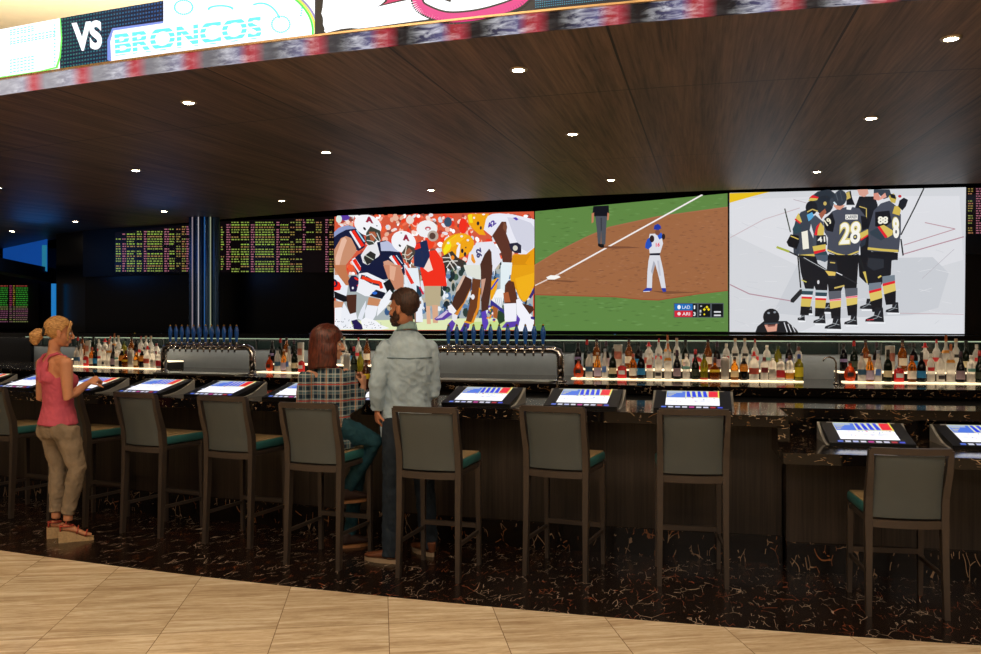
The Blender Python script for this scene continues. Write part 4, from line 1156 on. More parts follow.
# added blue point lights without fixtures, tinting the column and the wall beside it
for (x, y, z, e) in [(-4.9, 12.7, 2.8, 3.0), (-7.6, 14.3, 2.9, 5.0)]:
    l = bpy.data.lights.new('added_blue_fill', 'POINT'); l.energy = e; l.color = (0.05, 0.3, 1.0); l.shadow_soft_size = 0.4
    s = bpy.data.objects.new('added_blue_fill', l); s.location = (x, y, z); COL.objects.link(s)

# ------------------------------------------------------------------ far left: neighbouring room with a lower soffit, blue wall and a board
def px_plane(x, y, D): return at_depth(x, y, D)
bm = bmesh.new()
# curved lower soffit slab
ptsF = [px_plane(-60, 260, 12.0), px_plane(-30, 265, 13.1), px_plane(0, 270.5, 14.3), px_plane(28, 276, 15.6), px_plane(56, 281.5, 17.1)]
front = [(p.x, p.y) for p in ptsF]
zb, zt = 2.60, 2.83
rows = []
for i, (x, y) in enumerate(front):
    rows.append([bm.verts.new((x, y, zb)), bm.verts.new((x, y, zt)), bm.verts.new((x - 0.5, y + 0.9, zt)), bm.verts.new((x - 0.5, y + 0.9, zb))])
for i in range(len(rows) - 1):
    for k in range(4):
        m = (k + 1) % 4; bm.faces.new((rows[i][k], rows[i + 1][k], rows[i + 1][m], rows[i][m]))
bm.faces.new(rows[0]); bm.faces.new(rows[-1][::-1])
setp(link_bm('trim_3', bm, mat('dark_soffit', '#2a2019', 0.5)), kind='structure')
bm = bmesh.new()  # wall under blue light, the light put into an emissive colour
vv = [bm.verts.new(p) for p in [(-8.56, 16.52, 2.74), (-10.52, 18.48, 2.96), (-10.52, 18.48, CEIL - .004), (-8.56, 16.52, CEIL - .004)]]
vw = [bm.verts.new(v.co + Vector((-.04, .04, 0))) for v in vv]
bm.faces.new(vv); bm.faces.new(vw[::-1])
for i in range(4): bm.faces.new((vv[i], vv[(i + 1) % 4], vw[(i + 1) % 4], vw[i]))
setp(link_bm('blue_glow_wall', bm, emit('painted_blue_light', (0.01, 0.12, 0.60), 0.42)), 'wall panel with painted blue light above the low soffit at far left', 'wall panel')
bm = bmesh.new(); box(bm, (-8.62, 16.52, 3.00), (0.07, 0.05, 0.50))
setp(link_bm('glow_strip', bm, emit('teal_tube', (0.02, 0.22, 0.36), 0.8)), 'thin upright teal light at the right end of the blue wedge', 'light')
bm = bmesh.new(); box(bm, (-7.98, 15.62, 2.10), (0.07, 0.04, 0.72))  # lit edge of the wall panel, its light drawn as a glowing strip
setp(link_bm('glow_strip', bm, emit('painted_edge_light', (0.01, 0.20, 0.55), 0.9)), 'lit wall edge drawn as upright blue strip behind the head of the blonde person', 'light')
bm = bmesh.new(); box(bm, (-13, 18.6, 2), (10, 0.1, 4.0))
setp(link_bm('wall_left', bm, mat('dark_brown_wall', '#1c1512', 0.6)), kind='structure')
# small board in that room
root = empty('odds_board', (-10.3, 18.2, 2.0)); setp(root, 'small odds board with green rows at the left edge, under the low soffit', 'display board')
mp_ = plane_map((-12, 18.2), (-8, 18.2))
bm = bmesh.new(); box(bm, (-10.75, 18.28, 2.12), (2.2, 0.06, 0.98)); rebase(link_bm('display_housing', bm, M_black), root)
P = Painter(mp_, 0.001); P.k = 3
r = random.Random(31)
for cx, w, ks in [(-40, 34, 'g'), (-2, 10, 'g'), (9.5, 3, 'm'), (13.2, 2, 'y'), (16, 12, 'g')]:
    for i in range(18):
        y = 285.5 + i * 2.1
        c = {'g': '#48b840', 'm': '#c04878', 'y': '#c8b040'}[ks]
        if i == 0 and ks == 'g': c = '#d05848'
        if i > 9: c = r.choice(['#a08078', '#98a060', '#a06080'])
        x = cx
        while x < cx + w - 0.5:
            l = min(r.uniform(1, 3), cx + w - x); P.poly([(x, y), (x + l, y), (x + l, y + 0.9), (x, y + 0.9)], c); P.same(); x += l + 0.6
rebase(P.build('display', picture_mat('small_board_picture', 0.45)), root)
# ------------------------------------------------------------------ bar
ASPLIT = bearing(785, 30.9)                    # bearing where the low section starts
# base with toe kick, high counter, low counter
root = empty('bar_counter', pol(30.9, 20)); setp(root, 'long curved dark wooden bar with black marble counter and marble plinth', 'bar')
rebase(arc_obj('bar_front', [(30.12, 30.72, 0.19, 0.995, ASPLIT, 48)], [M_barwood]), root)
rebase(arc_obj('plinth', [(30.12, 30.75, 0.0, 0.19, ASPLIT, 48)], [M_plinth]), root)
rebase(arc_obj('countertop', [(30.08, 31.10, 0.995, 1.07, ASPLIT, 48)], [M_marble]), root)
root = empty('low_bar_counter', pol(30.9, 8)); setp(root, 'lower bar section at right with marble ledge behind and wood front', 'bar')
rebase(arc_obj('bar_front', [(30.12, 30.88, 0.19, 0.80, -2, ASPLIT - 0.02)], [M_barwood]), root)
rebase(arc_obj('plinth', [(30.12, 30.93, 0.0, 0.19, -2, ASPLIT - 0.02)], [M_plinth]), root)
rebase(arc_obj('low_countertop', [(30.45, 31.42, 0.80, 0.87, -2, ASPLIT + 0.12)], [M_marble]), root)
rebase(arc_obj('marble_riser', [(30.40, 30.46, 0.87, 0.995, -2, ASPLIT)], [M_marble]), root)
rebase(arc_obj('back_ledge', [(30.08, 30.50, 0.995, 1.07, -2, ASPLIT - 0.001)], [M_marble]), root)
rebase(arc_obj('end_cheek', [(30.46, 31.14, 0.80, 0.995, ASPLIT - 0.005, ASPLIT + 0.13)], [M_marble], step=0.05), root)
# back bar: marble topped cabinet with lit shelves
root = empty('back_bar', pol(28.6, 20)); setp(root, 'black marble back bar cabinet with lit bottle shelf facing the counter', 'back bar')
rebase(arc_obj('cabinet', [(27.85, 29.22, 0.0, 1.06, -2, 48)], [M_black]), root)
rebase(arc_obj('marble_top', [(27.82, 29.30, 1.06, 1.137, -2, 48)], [M_marble]), root)
AL = lambda x, R=28.4: bearing(x, R)
sections = [(AL(1010), AL(842)), (AL(802), AL(573)), (AL(372), AL(262)), (AL(160), AL(62))]
M_shelf = mat('frosted_shelf', '#f4ead8', 0.3, emis='#ffe6bc', estr=1.5)
for i, (a0, a1) in enumerate(sections):
    rebase(arc_obj('lit_shelf', [(28.36, 28.50, 1.1375, 1.146, a0, a1)], [M_shelf]), root)
    rebase(arc_obj('bottle_step', [(28.02, 28.26, 1.1375, 1.215, a0, a1)], [M_black]), root)
    rebase(arc_obj('lit_step', [(28.02, 28.26, 1.215, 1.228, a0, a1)], [M_shelf]), root)
# upright back panel in bays
bays = []
a = AL(1010, 27.9)
aend = bearing(34, 27.9)
PB = 0.815
bm_l = []
panel = arc_obj('grey_panel', [(27.86, 27.90, 1.137, 1.385, a, aend)], [M_greypanel]); rebase(panel, root)
rebase(arc_obj('dark_glass_band', [(27.84, 27.91, 1.385, 1.505, a, aend)], [M_greenpanel]), root)
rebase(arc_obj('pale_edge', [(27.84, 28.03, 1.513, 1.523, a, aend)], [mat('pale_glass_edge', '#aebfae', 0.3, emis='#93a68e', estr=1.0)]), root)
rebase(arc_obj('top_cap', [(27.60, 28.02, 1.523, 1.575, a, aend)], [M_blackgloss]), root)
rebase(arc_obj('dark_side_panel', [(27.86, 27.95, 1.137, 1.575, aend, 44)], [M_blackgloss]), root)
parts_ = []
b = a
while b < aend:
    parts_.append((27.89, 27.93, 1.385, 1.513, b - 0.012, b + 0.012)); b += PB
for p_ in parts_: rebase(arc_obj('bay_divider', [p_], [M_black]), root)
# led strip under the cap of the back bar, shining down over panel and bottles
for k in range(7):
    am = bearing(960, 27.9) + 2.3 + k * 4.6
    s = area_light('shelf_light', pol(28.00, am, 1.508), (0, 0, -rad(am)), 2.2, 0.05, 4.0, (1.0, 0.86, 0.66)); rebase(s, root)

# faucet on the back bar
root = empty('bar_faucet', pol(28.75, bearing(836, 28.75), 1.137)); root.rotation_euler = (0, 0, rad(90))
setp(root, 'slim curved faucet on the back bar between the two right-hand bottle groups', 'faucet')
bm = bmesh.new(); limb(bm, [(0, 0, 0, .012), (0, 0, .03, .009), (0, 0, .20, .008), (0.0, .02, .235, .008), (0, .06, .25, .008), (0, .10, .24, .008), (0, .12, .21, .007)])
link_bm('spout', bm, M_chrome, root, smooth=True)
bm = bmesh.new(); lathe(bm, [(.024, 0), (.024, .012), (.016, .03)]); link_bm('base', bm, M_chrome, root, smooth=True)
bm = bmesh.new(); limb(bm, [(0, 0, .05, .006), (.05, 0, .06, .005)]); link_bm('handle', bm, M_chrome, root, smooth=True)

# beer tap towers
M_tapblue = mat('blue_tap_handle', '#1c62c0', 0.3, coat=0.3)
def tap_tower(a_mid, label):
    root = empty('beer_tap_tower', pol(29.0, a_mid, 1.137)); setp(root, label, 'beer tap')
    R = 29.0; half = 0.64
    zt = 1.442
    bm = bmesh.new()
    pts = []
    def q(s, z): return pol(R, a_mid + math.degrees(s / R), z)
    path = [(-half, 1.137), (-half, 1.30), (-half, zt - 0.07), (-half + 0.02, zt - 0.02), (-half + 0.07, zt)]
    path += [(-half + 0.07 + (2 * half - 0.14) * i / 12, zt) for i in range(1, 12)] + [(half - 0.07, zt), (half - 0.02, zt - 0.02), (half, zt - 0.07), (half, 1.30), (half, 1.137)]
    limb(bm, [(*q(s, z), 0.036) for s, z in path], seg=18, ref=Vector((0, 1, 0)))
    rebase(link_bm('tower_pipe', bm, M_chrome, smooth=True), root)
    for s in (-half, half):
        bm = bmesh.new(); lathe(bm, [(0.062, 0), (0.062, 0.012), (0.045, 0.02)], c=q(s, 1.1375)); rebase(link_bm('base_flange', bm, M_chrome, smooth=True), root)
    bm = bmesh.new()
    arc_solid(bm, R - 0.10, R + 0.22, 1.1375, 1.150, a_mid - 1.15, a_mid + 1.15); rebase(link_bm('drip_tray', bm, M_steel), root)
    for i in range(12):
        s = -half + 0.150 + i * 0.087
        f = empty('tap_faucet', q(s, zt)); f.rotation_euler = (0, 0, -rad(a_mid)); rebase(f, root)
        # faucet body pointing at the viewer side, with spout
        bm = bmesh.new()
        limb(bm, [(0, -0.02, 0, .014), (0, -0.075, 0.005, .012), (0, -0.10, -0.01, .011), (0, -0.105, -0.06, .009)], seg=10)
        lathe(bm, [(.013, 0.0), (.016, 0.015), (.010, 0.035), (.014, 0.05)], 12, c=(0, -0.075, 0.005))
        o = link_bm('faucet_body', bm, M_chrome, smooth=True); o.parent = f
        bm = bmesh.new()
        lathe(bm, [(.010, 0.0), (.013, 0.015), (.018, 0.05), (.026, 0.10), (.024, 0.135), (.014, 0.165), (.012, 0.175)], 14, c=(0, -0.075, 0.05), sy=0.7)
        o = link_bm('tap_handle', bm, M_tapblue, smooth=True); o.parent = f; setp(o, 'blue paddle tap handle')
        bm = bmesh.new(); lathe(bm, [(.010, 0), (.012, .008), (.004, .022)], 12, c=(0, -0.075, 0.2255)); o = link_bm('handle_finial', bm, mat('brass_tip', '#a07a3a', 0.3, 0.8), smooth=True); o.parent = f
    return root
tap_tower(bearing(496, 29.0), 'chrome beer tap tower with twelve blue handles, right of the standing man')
tap_tower(bearing(206.5, 29.0), 'chrome beer tap tower with twelve blue handles in front of the steel column')

# ------------------------------------------------------------------ bottles
GM = {}
def glass(name, color, rough=0.08, tr=0.75):
    return mat('glass_' + name, color, rough, trans=tr, var=0.03, ior=1.35)
def lab(name, color): return mat('label_' + name, color, 0.6, var=0.05)
G_clear = glass('clear', '#f6f3ee', 0.18, tr=0.6); G_amber = glass('amber', '#a2540e', 0.04, tr=0.75); G_dark = glass('dark_green', '#101c12', tr=0.2)
G_black = glass('black', '#0d0c10', tr=0.1); G_orange = glass('orange', '#e0521c', tr=0.55); G_honey = glass('honey', '#c87c1c', 0.04, tr=0.75)
G_frost = mat('glass_frosted', '#f4f1ec', 0.25, trans=0.6, ior=1.25); G_blueg = glass('navy', '#14304c', tr=0.3); G_gold = glass('gold_green', '#8a8420', tr=0.5)
BOT = {
 'flask':     dict(n='squat orange flask', pr=[(.020, 0), (.042, .008), (.055, .05), (.053, .085), (.035, .125), (.015, .145), (.014, .185)], b=G_orange, l=('dark', '#2a1410', .045, .085, .35), c='#3a2a1c', ch=.02, sy=.45),
 'vodka':     dict(n='clear blue-banded bottle', pr=[(.034, 0), (.037, .01), (.037, .16), (.030, .19), (.014, .215), (.013, .26)], b=G_frost, l=('steel_blue', '#2c5878', .065, .115, 1), c='#24303c', ch=.025),
 'lavender':  dict(n='clear lavender-labelled bottle', pr=[(.034, 0), (.036, .01), (.036, .13), (.026, .17), (.014, .20), (.013, .25)], b=G_honey, l=('lavender', '#b8a8c0', .02, .105, 1), c='#d8cfc4', ch=.02),
 'goose':     dict(n='slender frosted bottle with blue bird mark', pr=[(.030, 0), (.034, .01), (.035, .10), (.028, .16), (.015, .215), (.013, .285)], b=G_frost, l=('soft_blue', '#5078c0', .06, .12, .45), c='#8c98a8', ch=.03),
 'wine':      dict(n='dark wine bottle with cream label', pr=[(.035, 0), (.037, .01), (.037, .15), (.030, .185), (.015, .21), (.014, .285)], b=G_dark, l=('cream', '#cfc29c', .045, .105, 1), c='#15160f', ch=.05),
 'box':       dict(n='short red boxed bottle', pr=[(.044, 0), (.046, .006), (.046, .085), (.042, .115), (.020, .125), (.018, .14)], b=mat('red_box', '#c81c20', .4), l=('silver', '#c8ccd0', .04, .08, .5), c='#d8d0c8', ch=.015, sy=.6),
 'whisky':    dict(n='amber bottle with white label', pr=[(.034, 0), (.037, .01), (.038, .14), (.030, .17), (.014, .195), (.013, .235)], b=G_amber, l=('white', '#ece4d6', .03, .105, 1), c='#b8503c', ch=.035),
 'dark_blue': dict(n='dark bottle with blue label', pr=[(.036, 0), (.039, .01), (.039, .14), (.030, .18), (.014, .205), (.013, .27)], b=G_black, l=('blue', '#1c7cb8', .04, .105, 1), c='#101014', ch=.035),
 'red_dot':   dict(n='clear bottle with red dot', pr=[(.032, 0), (.034, .01), (.034, .18), (.024, .205), (.013, .22), (.012, .255)], b=G_frost, l=('red_dot', '#c82028', .105, .14, .6), c='#d8d2ca', ch=.03),
 'emblem':    dict(n='clear bottle with dark shield', pr=[(.033, 0), (.035, .01), (.034, .17), (.020, .205), (.012, .225), (.012, .25)], b=G_frost, l=('dark_shield', '#26242c', .03, .065, .55), c='#9a9690', ch=.03),
 'orange_top':dict(n='tall frosted bottle with orange shoulders', pr=[(.034, 0), (.036, .01), (.037, .185), (.028, .205), (.014, .25), (.010, .33)], b=G_frost, l=('amber_shoulder', '#d8902c', .182, .21, 1), c='#b8642c', ch=.06),
 'red_wine':  dict(n='dark bottle with mauve label', pr=[(.035, 0), (.037, .01), (.037, .13), (.026, .175), (.014, .205), (.013, .27)], b=G_black, l=('mauve', '#94808c', .03, .11, 1), c='#3a1c30', ch=.05),
 'teal':      dict(n='clear bottle with teal label', pr=[(.034, 0), (.036, .01), (.036, .17), (.028, .19), (.014, .205), (.013, .245)], b=G_clear, l=('teal', '#6fa8a0', .10, .13, .8), c='#e0dcd4', ch=.02),
 'red_disc':  dict(n='dark bottle with red cap', pr=[(.033, 0), (.036, .01), (.036, .14), (.022, .18), (.014, .205), (.013, .28)], b=G_dark, l=('olive', '#2a3424', .04, .10, 1), c='#b81c20', ch=.05),
 'herb':      dict(n='gold-green bottle with red base', pr=[(.035, 0), (.038, .01), (.038, .15), (.026, .18), (.015, .20), (.014, .235)], b=G_gold, l=('rust', '#a03c1c', .0, .02, 1), c='#3c5020', ch=.03),
 'squat_yel': dict(n='squat bottle with yellow collar', pr=[(.044, 0), (.050, .01), (.052, .08), (.040, .115), (.016, .135), (.015, .20)], b=G_amber, l=('yellow', '#e8c020', .075, .10, 1), c='#4a1a18', ch=.05),
 'etched':    dict(n='square etched grey bottle', pr=[(.036, 0), (.038, .006), (.038, .20), (.036, .215), (.016, .222), (.015, .24)], b=G_frost, l=('grey', '#98948e', .03, .19, .9), c='#b0aaa2', ch=.02),
 'honey':     dict(n='honey bottle with pale label', pr=[(.036, 0), (.038, .01), (.038, .12), (.026, .15), (.013, .17), (.013, .215)], b=G_honey, l=('pale_gold', '#e6cfa0', .03, .09, .9), c='#1c1814', ch=.025),
 'black_or':  dict(n='black bottle with orange shoulder', pr=[(.034, 0), (.038, .01), (.038, .12), (.034, .15), (.016, .185), (.013, .225)], b=G_black, l=('orange', '#e89428', .085, .155, 1), c='#e8e0d4', ch=.02),
 'hat':       dict(n='clear bottle with red hat cap', pr=[(.040, 0), (.046, .01), (.047, .15), (.034, .19), (.018, .21), (.015, .235)], b=G_clear, l=('tequila', '#b04838', .06, .12, .85), c='#d81c20', ch=.035, hat=True),
 'maroon':    dict(n='clear bottle with maroon label', pr=[(.034, 0), (.036, .01), (.036, .15), (.028, .175), (.016, .19), (.015, .205)], b=G_clear, l=('maroon', '#6a1820', .075, .125, .7), c='#6a1c20', ch=.05),
 'plain':     dict(n='clear bottle with steel cap', pr=[(.034, 0), (.036, .01), (.036, .165), (.026, .185), (.016, .195), (.015, .205)], b=G_clear, l=('grey_mark', '#98948c', .07, .11, .5), c='#e8e4dc', ch=.02),
 'red_lab':   dict(n='clear bottle with red label', pr=[(.036, 0), (.038, .01), (.038, .15), (.034, .17), (.018, .185), (.016, .20)], b=G_clear, l=('red', '#b81c28', .03, .10, 1), c='#e0dcd4', ch=.02),
 'amber_lab': dict(n='amber-banded bottle', pr=[(.034, 0), (.037, .01), (.037, .15), (.028, .18), (.015, .20), (.014, .225)], b=G_clear, l=('amber_band', '#d08c20', .02, .075, 1), c='#5a2a20', ch=.04),
 'yel_blue':  dict(n='bottle with yellow and blue label', pr=[(.036, 0), (.039, .01), (.039, .16), (.026, .185), (.015, .205), (.014, .24)], b=G_gold, l=('bright_yellow', '#d8c81c', .04, .13, 1), c='#1c3c8c', ch=.04),
 'tin':       dict(n='tall silver carton', pr=[(.044, 0), (.045, .004), (.045, .245), (.043, .25), (.040, .251)], b=mat('silver_carton', '#a8a49c', .4), l=('rose_mark', '#9c5c4c', .10, .18, .6), c=None, sy=.7),
 'purple':    dict(n='black bottle with violet mark', pr=[(.034, 0), (.036, .01), (.036, .15), (.026, .19), (.015, .215), (.014, .26)], b=G_black, l=('violet', '#8070a0', .09, .12, .8), c='#20181c', ch=.03),
 'big_amber': dict(n='tall amber bottle', pr=[(.038, 0), (.041, .01), (.041, .17), (.028, .21), (.014, .235), (.013, .30)], b=G_amber, l=('ivory', '#e0d4c0', .06, .13, .8), c='#2c1c14', ch=.03),
 'plug':      dict(n='tall clear bottle with cork', pr=[(.034, 0), (.036, .01), (.036, .19), (.026, .22), (.014, .245), (.013, .31)], b=G_clear, l=('black_mark', '#1c1c20', .14, .17, .5), c='#c8a888', ch=.03),
 'dropper':   dict(n='clear bottle with red pourer', pr=[(.034, 0), (.036, .01), (.036, .19), (.026, .215), (.014, .235), (.008, .30)], b=G_clear, l=('scarlet', '#d03038', .10, .14, .8), c='#c01c24', ch=.04),
}
protos = {}
def bottle_proto(k):
    d = BOT[k]; root = empty('liquor_bottle')
    sy = d.get('sy', 1.0)
    bm = bmesh.new(); lathe(bm, d['pr'], 18, sy=sy); o = link_bm('glass_body', bm, d['b'], root, smooth=True)
    auto_smooth(o, 50)
    nm, colr, z0, z1, frac = d['l']
    def rad_at(z):
        pr = d['pr']
        for (r0, a), (r1, b) in zip(pr, pr[1:]):
            if a <= z <= b: return r0 + (r1 - r0) * (z - a) / max(1e-6, b - a)
        return pr[-1][0]
    bm = bmesh.new(); n = 16
    span = math.pi * 2 * frac if frac >= 0.99 else math.pi * frac
    zs = [z0 + (z1 - z0) * i / 3 for i in range(4)]
    grid = []
    for z in zs:
        r_ = rad_at(min(max(z, .012), .33)) + .0012
        grid.append([bm.verts.new((r_ * math.sin(-span / 2 + span * i / n), -r_ * sy * math.cos(-span / 2 + span * i / n), z)) for i in range(n + 1)])
    for a_, b_ in zip(grid, grid[1:]):
        for i in range(n): bm.faces.new((a_[i], a_[i + 1], b_[i + 1], b_[i]))
    o = link_bm('paper_label', bm, lab(nm, colr), root, smooth=True)
    if d['c']:
        zt = d['pr'][-1][1]; rt = d['pr'][-1][0] + .0015; ch = d['ch']
        bm = bmesh.new()
        if d.get('hat'):
            lathe(bm, [(.018, zt - .002), (.030, zt), (.030, zt + .004), (.015, zt + .012), (.012, zt + .038), (.004, zt + .045)], 16)
        else:
            lathe(bm, [(rt, zt - ch * .7), (rt + .001, zt - ch * .5), (rt, zt + ch * .3), (rt * .6, zt + ch * .36)], 14)
        link_bm('bottle_cap', bm, mat('cap_' + nm, d['c'], 0.4), root, smooth=True)
    return root
used_labels = set()
def place_row(xs, R, z, rowname, place, group):
    n = len(xs)
    for i, (x, k) in enumerate(xs):
        if k not in protos: protos[k] = bottle_proto(k); b = protos[k]
        else: b = copy_tree(protos[k])
        a = bearing(x, R)
        b.location = pol(R, a, z); b.rotation_euler = (0, 0, rad(-a + rnd.uniform(-12, 12)))
        L = BOT[xs[i - 1][1]]['n'] if i > 0 else None; Rn = BOT[xs[i + 1][1]]['n'] if i < n - 1 else None
        sh = lambda s: ' '.join(w for w in s.split() if w not in ('bottle', 'with'))
        base = BOT[k]['n']
        cands = []
        if L is None: cands.append(f"{base}, first at left in {rowname} {place}")
        if Rn is None: cands.append(f"{base}, last at right in {rowname} {place}")
        if L: cands.append(f"{base}, {rowname} {place}, right of {sh(L)}")
        if Rn: cands.append(f"{base}, {rowname} {place}, left of {sh(Rn)}")
        if sum(1 for _, kk in xs if kk == k) == 1: cands.insert(0, f"{base} in {rowname} {place}")
        for c in cands:
            if c not in used_labels and len(c.replace(',', '').split()) <= 17: break
        used_labels.add(c)
        w = c.split()
        setp(b, ' '.join(w), 'bottle', group)
centre_front = [(578.5, 'flask'), (589, 'vodka'), (597.5, 'lavender'), (605, 'goose'), (612.7, 'wine'), (622, 'box'), (633, 'whisky'), (641.2, 'dark_blue'), (649.7, 'red_dot'), (658.3, 'emblem'), (668, 'orange_top'), (677, 'red_wine'), (686.3, 'teal'), (695.4, 'red_disc'), (704.2, 'herb'), (714.8, 'squat_yel'), (725, 'etched'), (734.6, 'honey'), (743.8, 'black_or'), (754, 'hat'), (764.3, 'maroon'), (772.6, 'plain'), (780.8, 'red_lab'), (789.6, 'amber_lab'), (799, 'yel_blue')]
centre_back = [(578, 'purple'), (587, 'red_disc'), (596.6, 'big_amber'), (606, 'red_wine'), (618, 'tin'), (629, 'big_amber'), (638.5, 'dark_blue'), (648.8, 'hat'), (658.8, 'dropper'), (667.5, 'orange_top'), (676.8, 'plug'), (685.5, 'wine'), (697, 'box'), (708, 'big_amber'), (717, 'red_wine'), (726.3, 'red_dot'), (735.2, 'plug'), (744.8, 'plug'), (755, 'dropper'), (767, 'teal'), (778, 'herb'), (789, 'purple'), (798.5, 'amber_lab')]
place_row(centre_front, 28.43, 1.1465, 'front row', 'right of centre', 'front row bottles right of the tap towers')
place_row(centre_back, 28.14, 1.2285, 'back row', 'right of centre', 'back row bottles right of the tap towers')
right_front = [(850, 'flask'), (861.8, 'vodka'), (869.8, 'lavender'), (878, 'goose'), (888, 'wine'), (899, 'box'), (912, 'whisky'), (921.5, 'dark_blue'), (931, 'red_dot'), (940.6, 'emblem'), (950.8, 'orange_top'), (960.6, 'red_wine'), (971, 'teal'), (979.5, 'red_disc')]
right_back = [(843.5, 'purple'), (854, 'red_disc'), (865.5, 'big_amber'), (876.5, 'red_wine'), (890, 'tin'), (902.5, 'big_amber'), (913.5, 'dark_blue'), (925, 'hat'), (936.5, 'dropper'), (946, 'orange_top'), (956, 'plug'), (966, 'wine'), (976.5, 'red_dot')]
place_row(right_front, 28.43, 1.1465, 'front row', 'far right', 'front row bottles at the right edge')
place_row(right_back, 28.14, 1.2285, 'back row', 'far right', 'back row bottles at the right edge')
mid_front = [(269.5, 'flask'), (277.6, 'vodka'), (284, 'lavender'), (289, 'goose'), (294.5, 'wine'), (301.5, 'box'), (347, 'etched'), (354, 'red_disc'), (360.5, 'herb')]
mid_back = [(272.5, 'purple'), (280.5, 'red_disc'), (286.5, 'big_amber'), (294, 'red_wine'), (300.8, 'tin'), (344, 'plug'), (351, 'dark_blue'), (358.5, 'dropper'), (367, 'big_amber')]
place_row(mid_front, 28.43, 1.1465, 'front row', 'beside the couple', 'front row bottles beside the couple')
place_row(mid_back, 28.14, 1.2285, 'back row', 'beside the couple', 'back row bottles beside the couple')
left_front = [(76.5, 'vodka'), (81, 'goose'), (86, 'box'), (92, 'whisky'), (96, 'dark_blue'), (100, 'red_dot'), (104.5, 'emblem'), (109, 'orange_top'), (113.3, 'red_wine'), (117.5, 'teal'), (121.8, 'black_or'), (126, 'squat_yel'), (131, 'etched'), (136.5, 'honey'), (142, 'black_or'), (147.5, 'hat'), (153.5, 'plain'), (159, 'red_lab')]
left_back = [(78, 'red_disc'), (82.5, 'big_amber'), (88, 'tin'), (93.5, 'wine'), (99, 'red_dot'), (105, 'hat'), (110.5, 'dropper'), (114.5, 'orange_top'), (118.5, 'plug'), (124, 'herb'), (131.5, 'big_amber'), (136.5, 'purple'), (141, 'dropper'), (146, 'plug'), (151, 'plug'), (156.5, 'maroon')]
place_row(left_front, 28.43, 1.1465, 'front row', 'behind the blonde', 'front row bottles at the left')
place_row(left_back, 28.14, 1.2285, 'back row', 'behind the blonde', 'back row bottles at the left')

# ------------------------------------------------------------------ in-counter game terminals
M_termblack = mat('terminal_black', '#030304', 0.45, spec=.3); M_termgrey = mat('terminal_grey', '#8c8c88', 0.4)
SL = (0.0, 0.022, 0.40, 0.118)        # y0,z0 -> y1,z1 of the sloping face
def make_terminal():
    root = empty('game_terminal')
    y0, z0, y1, z1 = SL; w = 0.265
    bm = bmesh.new()
    prof = [(y0, 0.0), (y0, z0), (y1, z1), (y1 + 0.015, z1 - 0.006), (y1 + 0.02, 0.0)]
    A = [bm.verts.new((-w, y, z)) for y, z in prof]; B = [bm.verts.new((w, y, z)) for y, z in prof]
    bm.faces.new(A); bm.faces.new(B[::-1])
    for i in range(5): bm.faces.new((A[i], A[(i + 1) % 5], B[(i + 1) % 5], B[i]))
    link_bm('housing', bm, M_termblack, root)
    for sx in (-1, 1):
        bm = bmesh.new()
        pr = [(y0 + 0.03, 0.0)] + [(y0 + 0.03 + (y1 - y0 - 0.03) * t, 0.004 + (z1 - 0.006) * t ** 1.9) for t in (0, .2, .4, .6, .8, 1)] + [(y1, 0.0)]
        A = [bm.verts.new((sx * w, y, z)) for y, z in pr]; B = [bm.verts.new((sx * (w + 0.018), y, z)) for y, z in pr]
        bm.faces.new(A); bm.faces.new(B[::-1])
        for i in range(len(pr)): bm.faces.new((A[i], A[(i + 1) % len(pr)], B[(i + 1) % len(pr)], B[i]))
        link_bm('side_cheek', bm, M_termgrey, root)
    n = Vector((0, -(z1 - z0), (y1 - y0))).normalized()
    def f(u, v, off):   # u 0..1 across, v 0..1 up the slope
        x = -w + 2 * w * u; y = y0 + (y1 - y0) * v; z = z0 + (z1 - z0) * v
        return Vector((x, y, z)) + n * (off + 0.001)
    P = Painter(f, 0.0004)
    U0, U1, V0, V1 = 0.15, 0.85, 0.17, 0.96
    def g(a, b): return (U0 + (U1 - U0) * a, V0 + (V1 - V0) * b)
    def R(a, b, c, d, col): P.poly([g(a, b), g(c, b), g(c, d), g(a, d)], col)
    R(0, 0, 1, 1, (1.0, 1.0, 1.05)); R(0, .5, 1, 1, '#d8dcb8'); R(0.01, .52, .36, .96, '#4a74dc'); R(.02, .84, .30, .95, '#a8b8d0')
    for i in range(3): R(.03, .60 + i * .09, .10 + .04 * i, .63 + i * .09, '#e0d870')
    for i in range(4):
        x = .38 + i * .105; P.poly([g(x, .95), g(x + .055, .95), g(x + .09, .54), g(x + .01, .54)], '#1c3ce0')
    R(.80, .54, .975, .95, '#e81830'); R(.975, .5, 1, 1, '#e8d850')
    r = random.Random(2)
    for i in range(26): x = r.uniform(.04, .94); y = r.uniform(.08, .42); R(x, y, x + .02, y + .03, r.choice(['#e05040', '#4060c0', '#50a060', '#b0b0c0', '#303040', '#c040a0']))
    for i in range(8): R(.04 + i * .12, .12 + .02 * math.sin(i), .13 + i * .12, .16, '#c8d0e0')
    P.build('screen', picture_mat('terminal_picture', 1.05), root)
    P = Painter(f, 0.0006); P.k = 1
    for i in range(9):
        a = 0.10 + i * 0.09
        P.poly([(a, .03), (a + .065, .03), (a + .065, .10), (a, .10)], ['#5a7ae8', '#e8ecff', '#c8d0ff', '#f0f0ff', '#d040a0', '#f0f0ff', '#e8e8ff', '#c83040', '#4858e0'][i]); P.same()
    P.build('button_row', picture_mat('terminal_buttons', 0.8), root)
    for sx in (-1, 1):
        bm = bmesh.new(); box(bm, (sx * 0.20, y1 - 0.02, z1 - 0.002), (0.045, 0.008, 0.006)); link_bm('edge_lamp', bm, mat('silver_tab', '#a0a0a0', .4, .3), root)
    return root
